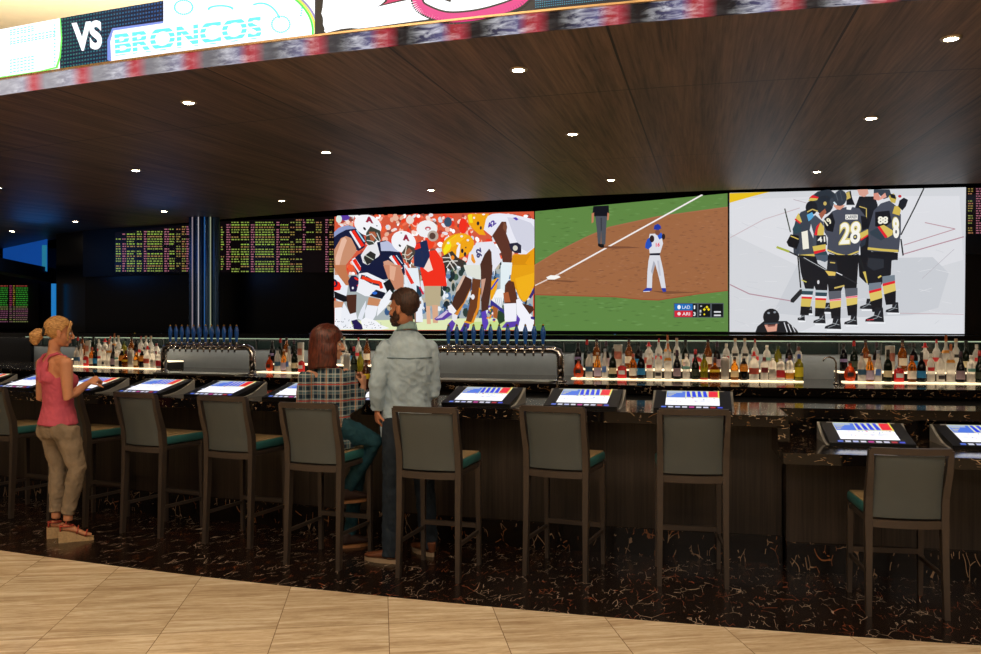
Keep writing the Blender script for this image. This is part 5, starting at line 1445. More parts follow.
TERM = [(692, 'game terminal on counter behind the chair with its back square to the viewer'),
        (584, 'game terminal on counter right of the tall tap tower, below squat flask'),
        (483, 'game terminal on counter just right of the standing man in denim'),
        (385, 'game terminal on counter hidden between the couple'),
        (None, 'game terminal on counter left of the person in plaid, partly covered'),
        (None, 'game terminal on counter in front of the left tap tower'),
        (None, 'game terminal on counter right of the blonde, below left bottles'),
        (None, 'game terminal on counter in front of the blonde, under the hand'),
        (None, 'game terminal on counter just left of the blonde, partly covered'),
        (None, 'game terminal on counter cut by the left edge of the photo')]
base_a = 13.93
t0 = None
for i, (x, lb) in enumerate(TERM):
    a = base_a + 1.447 * i
    if t0 is None: t = t0 = make_terminal()
    else: t = copy_tree(t0)
    setp(t, lb, 'game machine', 'game terminals set along the high counter')
    t.location = pol(30.97, a, 1.0705); t.rotation_euler = (0, 0, rad(-a))
for a, lb in [(11.80, 'game terminal on the low counter at right, behind the low chair'), (10.42, 'game terminal on the low counter cut by the right edge of the photo')]:
    t = copy_tree(t0); setp(t, lb, 'game machine', 'game terminals set along the low counter')
    t.location = pol(31.02, a, 0.8705); t.rotation_euler = (0, 0, rad(-a))

# ------------------------------------------------------------------ chairs
def post_loft(bm, pts, w, d):
    rings = [(Vector(p), Vector((w * s / 2, 0, 0)), Vector((0, d * s / 2, 0))) for p, s in pts]
    ring = []
    for c, a, b in rings:
        ring.append([bm.verts.new(c + a * sx + b * sy) for sx, sy in ((-1, -1), (1, -1), (1, 1), (-1, 1))])
    for A, B in zip(ring, ring[1:]):
        for i in range(4):
            j = (i + 1) % 4; bm.faces.new((A[i], A[j], B[j], B[i]))
    bm.faces.new(ring[0][::-1]); bm.faces.new(ring[-1])
def bow_bar(bm, w, y, z0, z1, th, sag, n=10, lean=0.0):
    secs = []
    for i in range(n + 1):
        t = -1 + 2 * i / n; x = w * t; yy = y - sag * (1 - t * t)
        secs.append([bm.verts.new((x, yy - th / 2, z0)), bm.verts.new((x, yy + th / 2, z0)), bm.verts.new((x, yy + th / 2 - lean, z1)), bm.verts.new((x, yy - th / 2 - lean, z1))])
    for A, B in zip(secs, secs[1:]):
        for i in range(4):
            j = (i + 1) % 4; bm.faces.new((A[i], A[j], B[j], B[i]))
    bm.faces.new(secs[0][::-1]); bm.faces.new(secs[-1])
def make_chair(H, S, label):
    """H overall height, S seat top; origin under the seat centre, front = +y"""
    root = empty('bar_chair'); setp(root, label, 'chair')
    hw = 0.205; lw = 0.036
    sb = S - 0.07                      # top of seat frame
    lean = 0.055
    for sx in (-1, 1):
        bm = bmesh.new()
        post_loft(bm, [((sx * (hw + .004), -.235, 0), .8), ((sx * hw, -.215, sb * .6), 1.0), ((sx * hw, -.205, sb), 1.12), ((sx * hw, -.215, S + .05), 1.1), ((sx * (hw + .004), -.235 - lean * .6, H - .14), .95), ((sx * (hw + .006), -.240 - lean, H - .012), .8)], lw, .045)
        o = link_bm('rear_leg', bm, M_frame, root)
        bm = bmesh.new()
        post_loft(bm, [((sx * (hw + .002), .215, 0), .75), ((sx * hw, .205, sb), 1.05)], lw - .002, .038)
        link_bm('front_leg', bm, M_frame, root)
        bm = bmesh.new()
        z = .235
        post_loft(bm, [((sx * hw, -.20, z), 1), ((sx * hw, .20, z), 1)], .016, .016)
        bm.free(); bm = bmesh.new(); box(bm, (sx * hw, 0, z), (.016, .41, .024)); link_bm('side_stretcher', bm, M_frame, root)
    bm = bmesh.new(); box(bm, (0, .205, .275), (2 * hw - .03, .028, .032)); link_bm('foot_rail', bm, M_frame, root)
    bm = bmesh.new()
    box(bm, (0, 0.0, sb - .02), (2 * hw + .02, .40, .036)); bevel_all(bm, .006, 1)
    link_bm('seat_frame', bm, M_frame, root)
    # cushion with domed top
    bm = bmesh.new(); box(bm, (0, 0.012, sb + .037), (2 * hw + .035, .43, .068)); bevel_all(bm, .022, 3)
    o = link_bm('seat_cushion', bm, M_teal, root, smooth=True); auto_smooth(o, 60)
    bm = bmesh.new(); box(bm, (0, 0.012, sb + .068), (2 * hw + .01, .405, .012)); bevel_all(bm, .0055, 2)  # thin tan layer: warm light on the teal cushion, painted as colour
    o = link_bm('seat_light_layer', bm, mat('painted_seat_light', '#a08a66', .4, coat=.2), root, smooth=True); auto_smooth(o, 60); o['label'] = 'seat top painted with warm light'
    # back
    zb = sb - .012
    bm = bmesh.new(); bow_bar(bm, hw - .012, -.212, zb - .045, zb, .030, .028); link_bm('lower_back_rail', bm, M_frame, root)
    bm = bmesh.new(); bow_bar(bm, hw + .010, -.238 - lean, H - .038, H, .032, .026, lean=.004); o = link_bm('top_rail', bm, M_frame, root)
    # upholstered panel, follows the lean
    bm = bmesh.new(); n = 12; m = 8
    fr, bk = [], []
    for j in range(m + 1):
        t = j / m; z = zb + .012 + (H - .045 - zb - .012) * t
        # y of the posts at this height
        yy = -.208 - (lean + .028) * max(0, (z - S) / (H - S)) ** 1.15
        rowf, rowb = [], []
        for i in range(n + 1):
            s = -1 + 2 * i / n
            x = (hw - .021) * s; bow = .026 * (1 - s * s)
            edge = min(1, (1 - abs(s)) * 6) * min(1, t * 10, (1 - t) * 10)
            rowb.append(bm.verts.new((x, yy - bow - .012 - .008 * edge, z))); rowf.append(bm.verts.new((x, yy - bow + .010 + .014 * edge, z)))
        fr.append(rowf); bk.append(rowb)
    for g_, fl in ((fr, False), (bk, True)):
        for j in range(m):
            for i in range(n):
                q = [g_[j][i], g_[j][i + 1], g_[j + 1][i + 1], g_[j + 1][i]]
                bm.faces.new(q[::-1] if fl else q)
    for j in range(m):
        bm.faces.new((fr[j][0], fr[j + 1][0], bk[j + 1][0], bk[j][0])); bm.faces.new((fr[j][n], bk[j][n], bk[j + 1][n], fr[j + 1][n]))
    for i in range(n):
        bm.faces.new((fr[0][i], bk[0][i], bk[0][i + 1], fr[0][i + 1])); bm.faces.new((fr[m][i], fr[m][i + 1], bk[m][i + 1], bk[m][i]))
    o = link_bm('backrest', bm, M_vinyl, root, smooth=True); auto_smooth(o, 50)
    return root
CH = [((-4.53, 7.61), (-4.155, 7.425), 'tall grey-backed bar chair cut by the left edge, left of the blonde'),
      ((-3.735, 7.256), (-3.354, 7.089), 'tall bar chair hidden behind the standing blonde, pale seat showing'),
      ((-2.98, 6.915), (-2.573, 6.718), 'tall grey-backed bar chair just right of the blonde, empty'),
      ((-2.176, 6.562), (-1.804, 6.413), 'tall grey-backed bar chair just left of the person in plaid, empty'),
      ((-1.423, 5.978), (-1.026, 5.83), 'tall grey-backed bar chair with the person in plaid sitting on it'),
      ((-0.600, 5.666), (-0.213, 5.548), 'tall grey-backed bar chair in front of the standing man in denim'),
      ((0.238, 5.735), (0.623, 5.576), 'empty tall bar chair in the middle, below the baseball screen left half'),
      ((1.088, 5.489), (1.494, 5.426), 'empty tall bar chair with its back square to the viewer, right of middle')]
c0 = None
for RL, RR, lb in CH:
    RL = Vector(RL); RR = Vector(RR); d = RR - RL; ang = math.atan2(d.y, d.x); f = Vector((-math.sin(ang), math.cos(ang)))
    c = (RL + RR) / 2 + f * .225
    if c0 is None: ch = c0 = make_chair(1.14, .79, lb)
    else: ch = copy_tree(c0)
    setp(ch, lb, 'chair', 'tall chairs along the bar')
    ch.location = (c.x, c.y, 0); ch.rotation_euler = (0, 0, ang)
RL = Vector((2.176, 4.915)); RR = Vector((2.577, 4.848)); d = RR - RL; ang = math.atan2(d.y, d.x); f = Vector((-math.sin(ang), math.cos(ang))); c = (RL + RR) / 2 + f * .225
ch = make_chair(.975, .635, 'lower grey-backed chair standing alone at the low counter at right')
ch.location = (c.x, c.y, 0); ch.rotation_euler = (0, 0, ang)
# ------------------------------------------------------------------ people
def fuse(name, bm, material, parent, voxel=0.006, smooth=6, disp=0.0, dscale=0.08, factor=0.5):
    """weld overlapping closed volumes of one body or garment into one continuous skin"""
    bmesh.ops.recalc_face_normals(bm, faces=bm.faces[:])
    me = bpy.data.meshes.new(name + '_src'); bm.to_mesh(me); bm.free()
    o = bpy.data.objects.new(name + '_src', me); COL.objects.link(o)
    m = o.modifiers.new('r', 'REMESH'); m.mode = 'VOXEL'; m.voxel_size = voxel
    if smooth:
        s = o.modifiers.new('s', 'SMOOTH'); s.factor = factor; s.iterations = smooth
    dg = bpy.context.evaluated_depsgraph_get()
    me2 = bpy.data.meshes.new_from_object(o.evaluated_get(dg)); me2.name = name
    bpy.data.objects.remove(o); bpy.data.meshes.remove(me)
    if disp:
        nrm = [v.normal.copy() for v in me2.vertices]
        for v, n in zip(me2.vertices, nrm):
            p = v.co
            q_ = p.x * .8 + p.z * .45
            d = mnoise.noise(Vector((q_ / dscale * 1.3, p.y / dscale, (p.z * .75 - p.x * .4) / dscale * .8))) + 0.6 * (0.5 - abs(mnoise.noise(Vector((p.x / dscale * 1.6 + 5, p.y / dscale * 1.6, (p.z + p.x * .6) / dscale * 1.5)))) * 2)
            # folds: ridged
            v.co = p + n * (d * disp)
    me2.materials.clear(); me2.materials.append(material)
    for p in me2.polygons: p.use_smooth = True
    r = bpy.data.objects.new(name, me2); COL.objects.link(r); r.parent = parent
    return r

def tblob(bm, M, c, r, u=18, v=12):
    res = bmesh.ops.create_uvsphere(bm, u_segments=u, v_segments=v, radius=1.0)
    bmesh.ops.transform(bm, matrix=M @ Matrix.Translation(Vector(c)) @ Matrix.Diagonal((r[0], r[1], r[2], 1)), verts=res['verts'])

def head_shapes(bm, M, s=1.0, female=False):
    f = 0.94 if female else 1.0
    tb = lambda c, r: tblob(bm, M, tuple(v * s for v in c), tuple(v * s * (f if i != 2 else 1) for i, v in enumerate(r)))
    tb((0, -.014, .035), (.074, .096, .086))
    tb((0, .020, -.028), (.062, .072, .082))
    tb((0, .030, -.070), (.048 if not female else .042, .054, .038))
    tb((0, .068, -.094), (.022, .018, .016))
    tb((0, .076, .022), (.050, .016, .014))
    tb((.036, .066, -.030), (.020, .018, .018)); tb((-.036, .066, -.030), (.020, .018, .018))
    tb((0, .092, -.060), (.022, .010, .006)); tb((0, .090, -.071), (.019, .010, .007))
    for sx in (-1, 1):
        tb((sx * .075, -.008, -.012), (.009, .020, .031)); tb((sx * .078, -.016, .004), (.008, .014, .018)); tb((sx * .074, .002, -.036), (.008, .010, .010))
        tb((sx * .011, .100, -.036), (.010, .010, .008))
    P = [M @ (Vector(p) * s) for p in [(0, .088, .018), (0, .100, -.004), (0, .113, -.028), (0, .104, -.038)]]
    limb(bm, [(*P[0], .007 * s), (*P[1], .009 * s), (*P[2], .0115 * s), (*P[3], .009 * s)], seg=10)

def add_eyes(parent, M, s=1.0, brow='#2a1a12'):
    for sx in (-1, 1):
        bm = bmesh.new(); tblob(bm, M, (sx * .030 * s, .0745 * s, .002 * s), (.0120 * s, .0115 * s, .0105 * s)); link_bm('eye', bm, mat('eye_white', '#d8d0c8', .2), parent, smooth=True)
        bm = bmesh.new(); tblob(bm, M, (sx * .030 * s, .0850 * s, .002 * s), (.0052 * s, .0025 * s, .0052 * s)); link_bm('iris', bm, mat('iris_dark', '#2a1c14', .2), parent, smooth=True)
        bm = bmesh.new(); tblob(bm, M, (sx * .032 * s, .087 * s, .024 * s), (.020 * s, .007 * s, .004 * s)); link_bm('eyebrow', bm, mat('brow' + brow, brow, .8), parent, smooth=True)

def shell(name, M, grid, material, parent, thick=0.008, disp=0.003, ds=0.02):
    """thick sheet from a grid of points (list of rows) in the head frame"""
    bm = bmesh.new()
    rows = [[bm.verts.new(M @ Vector(p)) for p in r] for r in grid]
    for a, b in zip(rows, rows[1:]):
        for i in range(len(a) - 1):
            bm.faces.new((a[i], a[i + 1], b[i + 1], b[i]))
    bmesh.ops.remove_doubles(bm, verts=bm.verts[:], dist=1e-5)
    bmesh.ops.recalc_face_normals(bm, faces=bm.faces[:])
    bm.normal_update()
    c = M @ Vector((0, 0, 0))
    if sum((f.normal.dot(f.calc_center_median() - c) for f in bm.faces)) < 0: bmesh.ops.reverse_faces(bm, faces=bm.faces[:])
    bm.normal_update()
    for v in bm.verts:
        v.co += v.normal * disp * mnoise.noise(v.co / ds)
    bmesh.ops.solidify(bm, geom=bm.faces[:], thickness=thick)
    o = link_bm(name, bm, material, parent, smooth=True)
    return o

def hair_cap(M, s, keep_front, low, rx=.083, ry=.106, rz=.096, c=(0, -.016, .038), n=40, m=22, hairline=.055):
    """rows from crown down; front stops at the hairline, back reaches low"""
    grid = []
    for j in range(m + 1):
        row = []
        for i in range(n + 1):
            th = math.pi * 2 * i / n         # 0 = front (+y)
            front = math.cos(th)             # 1 front, -1 back
            zend = low + (hairline - low) * min(1, max(0, (front - keep_front[0]) / (keep_front[1] - keep_front[0])))
            # polar angle from crown so that z goes from top to zend
            ph_end = math.acos(max(-1, min(1, (zend - c[2]) / rz)))
            ph = ph_end * j / m
            x = c[0] + rx * math.sin(ph) * math.sin(th); y = c[1] + ry * math.sin(ph) * math.cos(th); z = c[2] + rz * math.cos(ph)
            row.append((x * s, y * s, z * s))
        grid.append(row)
    return grid

def finger(bm, base, d, n, lens, r, curls):
    """chain of three phalanges bending about d x n toward -n"""
    axis = d.cross(n).normalized()
    p = base.copy(); pts = [(*p, r * 1.05)]
    dd = d.copy()
    for L, cang, k in zip(lens, curls, (1.0, .92, .8)):
        dd = Matrix.Rotation(-rad(cang), 3, axis) @ dd
        q = p + dd * L * .5; pts.append((*q, r * k))
        p = p + dd * L; pts.append((*p, r * k * .96))
    limb(bm, pts, seg=8)
    blob(bm, pts[-1][:3], r * .8, u=8, v=6)

def hand(bm, wrist, d, n, side, s=1.0, curl=(25, 30, 20), thumb_in=0.5):
    """wrist point, direction of the fingers d, back-of-hand normal n, side=+1 thumb toward d x n"""
    d = d.normalized(); n = (n - d * n.dot(d)).normalized(); lat = d.cross(n) * side
    p0 = wrist; k = wrist + d * .085 * s
    a = lambda v: (v.x, v.y, v.z)
    ring_loft(bm, [(p0 - d * .01 * s, lat * .026 * s, n * .018 * s), (p0 + d * .02 * s, lat * .031 * s, n * .017 * s), (p0 + d * .055 * s, lat * .040 * s, n * .015 * s), (k, lat * .040 * s, n * .012 * s), (k + d * .008 * s, lat * .034 * s, n * .009 * s)], seg=14)
    offs = [(.030, .042), (.010, .047), (-.011, .043), (-.030, .034)]
    for i, (o, L) in enumerate(offs):
        base = k + lat * o * s - d * .006 * s
        ff = [.95, 1.0, .95, .85][i]
        finger(bm, base, (d + lat * o * 1.2).normalized(), n, [L * s, L * .62 * s, L * .5 * s], .0088 * s * ff, [c + i * 4 for c in curl])
    tb = p0 + d * .022 * s + lat * .026 * s
    td = (d * .75 + lat * .65 - n * thumb_in * .6).normalized()
    finger(bm, tb, td, (n * .6 - lat * .8 * -1).normalized() if False else n, [.042 * s, .032 * s, .026 * s], .0105 * s, [5, 14, 14])

def shoe(parent, heel, d, L, upper_m, sole_m, sole_h=.028, name='shoe'):
    d = Vector((d[0], d[1], 0)).normalized(); lat = Vector((d.y, -d.x, 0)); up = Vector((0, 0, 1))
    h = Vector(heel)
    def st(t, w, hh, zc): return (h + d * L * t + up * zc, lat * w, up * hh)
    bm = bmesh.new()
    z = h.z
    prof = [(.0, .012, .018, .050), (.03, .030, .036, .058), (.15, .036, .045, .066), (.32, .036, .040, .062), (.48, .040, .032, .054), (.68, .046, .024, .046), (.86, .042, .019, .041), (.96, .026, .014, .038), (1.0, .010, .008, .036)]
    ring_loft(bm, [st(t, w, hh, zc) for t, w, hh, zc in prof], seg=18)
    ring_loft(bm, [(h + d * L * .13 + up * .06, lat * .036, d * .044), (h + d * L * .12 + up * .105, lat * .036, d * .046)], seg=16)
    o = fuse(name, bm, upper_m, parent, voxel=.006, smooth=4)
    bm = bmesh.new(); n = 20; bot = []; top = []
    out = []
    for i in range(n):
        a = 2 * math.pi * i / n; t = .5 - .5 * math.cos(a); w = (.036 + .012 * math.sin(math.pi * min(1, t * 1.0)) * (1 if t > .4 else .5)) * math.sin(a)
        out.append(h + d * (L * t * 1.02 - .004) + lat * w * 1.02)
    bot = [bm.verts.new(p) for p in out]; top = [bm.verts.new(p + up * sole_h) for p in out]
    bm.faces.new(bot[::-1]); bm.faces.new(top)
    for i in range(n): bm.faces.new((bot[i], bot[(i + 1) % n], top[(i + 1) % n], top[i]))
    link_bm('sole', bm, sole_m, o)
    return o

def cloth(name, color, rough=.85, vs_=22, var=.12, bump=.35, bscale=38):
    return mat(name, color, rough, var=var, vscale=vs_, bump=bump, bscale=bscale, spec=.2)

def plaid_mat():
    t = base_mat('plaid_flannel')
    tc = t.new('ShaderNodeTexCoord'); sp = t.new('ShaderNodeSeparateXYZ'); t.link(tc.outputs['Object'], sp.inputs[0])
    # distance around the torso ~ x plus y
    ax = t.math('ADD', sp.outputs['X'], t.math('MULTIPLY', sp.outputs['Y'], 0.55))
    def band(v, per, off, w): return t.math('LESS_THAN', t.math('PINGPONG', t.math('ADD', v, off), per / 2), w)
    def half(v, per, off): return t.math('LESS_THAN', t.math('FRACT', t.math('DIVIDE', t.math('ADD', v, off), per)), 0.5)
    per = 0.058
    col = t.mix(t.math('MULTIPLY', t.math('ADD', half(ax, per, 0), half(sp.outputs['Z'], per, 0)), 0.5), lin('#5a7883'), lin('#1c2e3e'))
    W = lin('#d8d4c8'); Rr = lin('#b8402c'); O = lin('#c89060')
    for v in (ax, sp.outputs['Z']):
        col = t.mix(t.math('MULTIPLY', band(v, per, .008, .0017), 0.7), col, W)
        col = t.mix(t.math('MULTIPLY', band(v, per, .030, .0012), 0.45), col, W)
    col = t.mix(t.math('MULTIPLY', band(sp.outputs['Z'], per * 2, .020, .0042), 0.85), col, Rr)
    col = t.mix(t.math('MULTIPLY', band(ax, per * 2, .020, .0035), 0.7), col, O)
    t.link(col, t.bsdf.inputs['Base Color']); t.bsdf.inputs['Roughness'].default_value = .85; t.bsdf.inputs['Specular IOR Level'].default_value = .2
    _mc['plaid_flannel'] = t.m
    return t.m

def hair_mat(name, c0, c1, scale=90, stretch=(1, 1, .12), rough=.6):
    t = base_mat(name); vec = t.coords('Object', scale=stretch)
    n = t.noise(vec, scale, 3, .6)
    t.link(t.ramp(n, [(.35, lin(c0)), (.65, lin(c1))]), t.bsdf.inputs['Base Color']); t.bsdf.inputs['Roughness'].default_value = rough
    t.bump(n, .3, .002); _mc[name] = t.m
    return t.m

class Fig:
    def __init__(self, label, loc, yaw):
        self.root = empty('person', loc, rad(yaw)); setp(self.root, label, 'person')
        self.inv = (Matrix.Translation(Vector(loc)) @ Matrix.Rotation(rad(yaw), 4, 'Z')).inverted()
        self.yaw = yaw
    def J(self, x, y, D): return self.inv @ at_depth(x, y, D)
    def D(self, v): return (self.inv.to_3x3() @ Vector(v)).normalized()
    def headM(self, c, yaw_world, pitch=0, roll=0):
        """head frame at local point c, facing world heading yaw_world (deg, 0=+Y, positive = left)"""
        return Matrix.Translation(c) @ Euler((rad(pitch), rad(roll), rad(yaw_world - self.yaw)), 'XYZ').to_matrix().to_4x4()
def v4(p, *r): return (p[0], p[1], p[2], *r)

# ---------- standing man in pale denim shirt, seen from behind
M_skinm = mat('skin_tan', '#c0805e', .5, var=.05); M_denim = cloth('pale_denim', '#a6bccb', .85, vs_=14, var=.16, bump=.5, bscale=26)
F_ = Fig('tall bearded person standing in a pale blue denim shirt and dark jeans', (-0.66, 6.13, 0), 14)
J = F_.J
bm = bmesh.new()
Hm = F_.headM(J(403.5, 308, 6.07), 62, pitch=-6)
head_shapes(bm, Hm, 1.06)
ctr = J(408, 345, 6.08)
zc = lambda z, x=0, y=0: Vector((x, y, z))
cx = ctr.x
limb(bm, [v4(J(404.5, 316, 6.09), .055), v4(J(407, 328, 6.13), .056), v4(J(408, 338, 6.15), .060)])
def torso(bm, rings, g=0.0, sq=.93):
    ring_loft(bm, [(Vector((x, y, z)), Vector((rx + g, 0, 0)), Vector((0, ry + g, 0))) for x, y, z, rx, ry in rings], seg=28, squared=sq)
TR = [(cx, .0, .88, .165, .115), (cx, 0, .98, .168, .12), (cx, 0.01, 1.12, .150, .11), (cx, 0, 1.28, .170, .12), (cx, -.005, 1.40, .185, .125), (cx, -.005, 1.48, .180, .105), (cx, 0, 1.55, .13, .08), (cx, 0, 1.60, .07, .06)]
torso(bm, TR)
sl = J(385.5, 349, 6.07); el = J(376.5, 386, 6.00); wl = J(377, 409, 6.07)
sr = J(429.5, 349, 6.18); er = J(432.5, 392, 6.20); wr = J(414, 397, 6.42)
for a_, b_, c_ in ((sl, el, wl), (sr, er, wr)):
    limb(bm, [(cx, .01, 1.49, .05), v4((a_ + Vector((cx, .01, 1.48))) / 2, .046), v4(a_, .048)])
    limb(bm, [v4(a_, .055), v4(a_.lerp(b_, .5), .050), v4(b_, .042), v4(b_.lerp(c_, .4), .038), v4(c_, .027)])
hand(bm, wl, Vector((0.05, .25, -1)), F_.D((-.9, -.4, 0)), -1, 1.08, curl=(35, 45, 30))
hand(bm, wr, F_.D((-.5, .8, -.1)), Vector((0, 0, 1)), -1, 1.05, curl=(20, 30, 20))
hl = J(396, 423, 6.07); kl = J(393, 487, 6.05); al = J(391, 551, 6.02)
hr = J(419, 423, 6.22); kr = J(424.5, 487, 6.24); ar = J(429, 543, 6.22)
for a_, b_, c_ in ((hl, kl, al), (hr, kr, ar)):
    limb(bm, [v4(a_, .085), v4(a_.lerp(b_, .5), .075), v4(b_, .055), v4(b_.lerp(c_, .35), .052), v4(c_, .036), v4(c_ - Vector((0, 0, .05)), .036)])
fuse('body', bm, M_skinm, F_.root, voxel=.0065, smooth=3)
add_eyes(F_.root, Hm, 1.06, '#2a1c14')
# shirt
bm = bmesh.new()
SR = [(cx, -.005, .87, .190, .142), (cx, -.005, .90, .190, .142), (cx, 0, 1.0, .182, .138), (cx, 0.005, 1.12, .176, .130), (cx, 0, 1.26, .188, .137), (cx, -.005, 1.38, .202, .143), (cx, -.008, 1.46, .204, .132), (cx, -.006, 1.52, .180, .112), (cx, -.004, 1.57, .132, .090), (cx, 0, 1.615, .094, .076), (cx, 0, 1.64, .078, .072)]
torso(bm, SR)
for a_, b_, c_ in ((sl, el, wl), (sr, er, wr)):
    blob(bm, a_, (.062, .066, .066))
    limb(bm, [v4(a_, .062), v4(a_.lerp(b_, .12), .068), v4(a_.lerp(b_, .45), .066), v4(b_, .060), v4(b_.lerp(c_, .4), .056), v4(b_.lerp(c_, .85), .045), v4(c_, .046)])
o = fuse('denim_shirt', bm, M_denim, F_.root, voxel=.008, smooth=7, disp=.010, dscale=.075)
# collar
bm = bmesh.new()
n = 26; rows = []
base_c = J(407, 328.5, 6.12)
for j in range(4):
    t = j / 3; row = []
    for i in range(n):
        a = 2 * math.pi * i / n
        r = .078 - .012 * t
        row.append(bm.verts.new(base_c + Vector((r * math.cos(a), r * math.sin(a) * .95, -.02 + .055 * t - .018 * math.sin(a)))))
    rows.append(row)
for a_, b_ in zip(rows, rows[1:]):
    for i in range(n): bm.faces.new((a_[i], a_[(i + 1) % n], b_[(i + 1) % n], b_[i]))
bm.normal_update(); bmesh.ops.solidify(bm, geom=bm.faces[:], thickness=.006)
link_bm('collar', bm, cloth('collar_denim', '#8fb0b2', .85), F_.root, smooth=True)
# cross-back seam
bm = bmesh.new()
yk = []
for i in range(13):
    s = -1 + 2 * i / 12
    yk.append((cx + .165 * s, -.143 + .020 * s * s * 2.2 - .002, 1.435 + .006 * abs(s), .0035))
limb(bm, yk, seg=6); link_bm('back_seam', bm, cloth('seam_denim', '#5f7580', .9), F_.root, smooth=True)
# jeans
M_djean = cloth('dark_jeans', '#232c36', .85, vs_=12, var=.25, bump=.4, bscale=30)
bm = bmesh.new()
torso(bm, [(cx, 0, .84, .150, .118), (cx, 0, .90, .172, .128), (cx, 0, .99, .172, .125)])
for a_, b_, c_ in ((hl, kl, al), (hr, kr, ar)):
    limb(bm, [v4(a_ + Vector((0, 0, .04)), .090), v4(a_, .100), v4(a_.lerp(b_, .5), .090), v4(b_, .074), v4(b_.lerp(c_, .4), .072), v4(c_, .062), v4(c_ - Vector((0, 0, .035)), .066)])
fuse('jeans', bm, M_djean, F_.root, voxel=.008, smooth=5, disp=.008, dscale=.06)
M_brownshoe = mat('brown_leather', '#6a3c24', .5); M_solew = mat('tan_sole', '#a08a70', .7)
aw = at_depth(391, 551, 6.02); hp = aw + Vector((.075, -.03, 0)); hp.z = 0
dl_ = Vector((-.93, .36, 0)); hpl = F_.inv @ Vector((hp.x, hp.y, 0)); dll = F_.inv.to_3x3() @ dl_
shoe(F_.root, hpl, dll, .29, M_brownshoe, M_solew)
aw = at_depth(429, 543, 6.22); hp = Vector((aw.x + .035, aw.y - .06, 0)); shoe(F_.root, F_.inv @ hp, F_.inv.to_3x3() @ Vector((-.6, .8, 0)), .28, M_brownshoe, M_solew)
# hair and beard
M_hairb = hair_mat('hair_dark_brown', '#1c0f0a', '#4a2c1e', 120)
shell('hair', Hm, hair_cap(Hm, 1.06, (-.35, .35), -.075, rx=.0835, ry=.108, rz=.098, hairline=.062), M_hairb, F_.root, thick=.012, disp=.012, ds=.016)
bm = bmesh.new()
for sx in (-1, 1):
    tblob(bm, Hm, (sx * .057, .028, -.052), (.020, .030, .040)); tblob(bm, Hm, (sx * .040, .062, -.078), (.026, .034, .030)); tblob(bm, Hm, (sx * .070, .012, -.018), (.010, .012, .034))
    tblob(bm, Hm, (sx * .018, .101, -.050), (.018, .009, .007))
tblob(bm, Hm, (0, .082, -.100), (.034, .028, .026)); tblob(bm, Hm, (0, .055, -.108), (.036, .036, .018))
fuse('beard', bm, M_hairb, F_.root, voxel=.005, smooth=3, disp=.003, dscale=.012)

# ---------- seated person in plaid shirt
F_ = Fig('person with reddish brown bob in plaid shirt seated on a bar chair, holding a bottle', (-1.15, 6.10, 0), -20)
J = F_.J
M_skinf = mat('skin_light', '#d09a7c', .5, var=.04)
Hm = F_.headM(J(329, 344.5, 6.10), -78, pitch=-2)
bm = bmesh.new(); head_shapes(bm, Hm, .98, True)
limb(bm, [v4(J(326, 353, 6.1), .046), v4(J(326, 364, 6.1), .046), v4(J(327, 371, 6.1), .06)])
c0_ = J(327, 372, 6.1); hp_ = J(331, 428, 6.08)
cx, cy = c0_.x, c0_.y; hx, hy = hp_.x, hp_.y
def lerp(a, b, t): return a + (b - a) * t
def tr2(t, z, rx, ry, g=0): return (lerp(hx, cx, t), lerp(hy, cy, t), z, rx + g, ry + g)
TRS = [tr2(0, .80, .15, .11), tr2(.08, .86, .165, .12), tr2(.3, .98, .135, .10), tr2(.55, 1.10, .14, .105), tr2(.8, 1.24, .155, .11), tr2(.92, 1.30, .155, .095), tr2(1, 1.345, .11, .07), tr2(1, 1.385, .055, .05)]
torso(bm, TRS)
sl = J(307, 375, 6.0); el = J(303, 412, 6.02); wl = J(330, 405, 6.35)
sr = J(348, 373, 6.2); er = J(355, 412, 6.12); wr = J(363.5, 386.5, 6.22)
for a_, b_, c_ in ((sl, el, wl), (sr, er, wr)):
    limb(bm, [(cx, cy, 1.28, .04), v4((a_ + Vector((cx, cy, 1.28))) / 2, .036), v4(a_, .038)])
    limb(bm, [v4(a_, .045), v4(a_.lerp(b_, .5), .041), v4(b_, .036), v4(b_.lerp(c_, .4), .033), v4(c_, .023)])
hand(bm, wr, F_.D((.15, .1, 1)), F_.D((.8, -.5, 0)), -1, .92, curl=(50, 60, 40))
hand(bm, wl, F_.D((.6, .7, .15)), Vector((0, 0, 1)), 1, .92, curl=(30, 35, 25))
hl = J(322, 428, 6.1); hr = J(338, 428, 6.02)
kr = J(375, 441, 6.14); kl = J(362, 440, 6.40)
ar = J(347.5, 488, 6.26); al = J(350, 533, 6.46)
for a_, b_, c_ in ((hl, kl, al), (hr, kr, ar)):
    limb(bm, [v4(a_, .080), v4(a_.lerp(b_, .5), .075), v4(b_, .052), v4(b_.lerp(c_, .35), .050), v4(c_, .033), v4(c_ - Vector((0, 0, .04)), .033)])
fuse('body', bm, M_skinf, F_.root, voxel=.0065, smooth=3)
add_eyes(F_.root, Hm, .98, '#3a2018')
bm = bmesh.new()
torso(bm, [tr2(-.05, .80, .175, .135), tr2(.08, .88, .170, .130), tr2(.3, .98, .152, .115), tr2(.55, 1.10, .155, .118), tr2(.8, 1.24, .170, .124), tr2(.92, 1.30, .168, .108), tr2(1, 1.35, .122, .080), tr2(1, 1.385, .065, .060)])
for a_, b_, c_ in ((sl, el, wl), (sr, er, wr)):
    limb(bm, [v4(a_ + Vector((0, 0, .02)), .045), v4(a_, .060), v4(a_.lerp(b_, .45), .058), v4(b_, .055), v4(b_.lerp(c_, .4), .048), v4(b_.lerp(c_, .85), .036)])
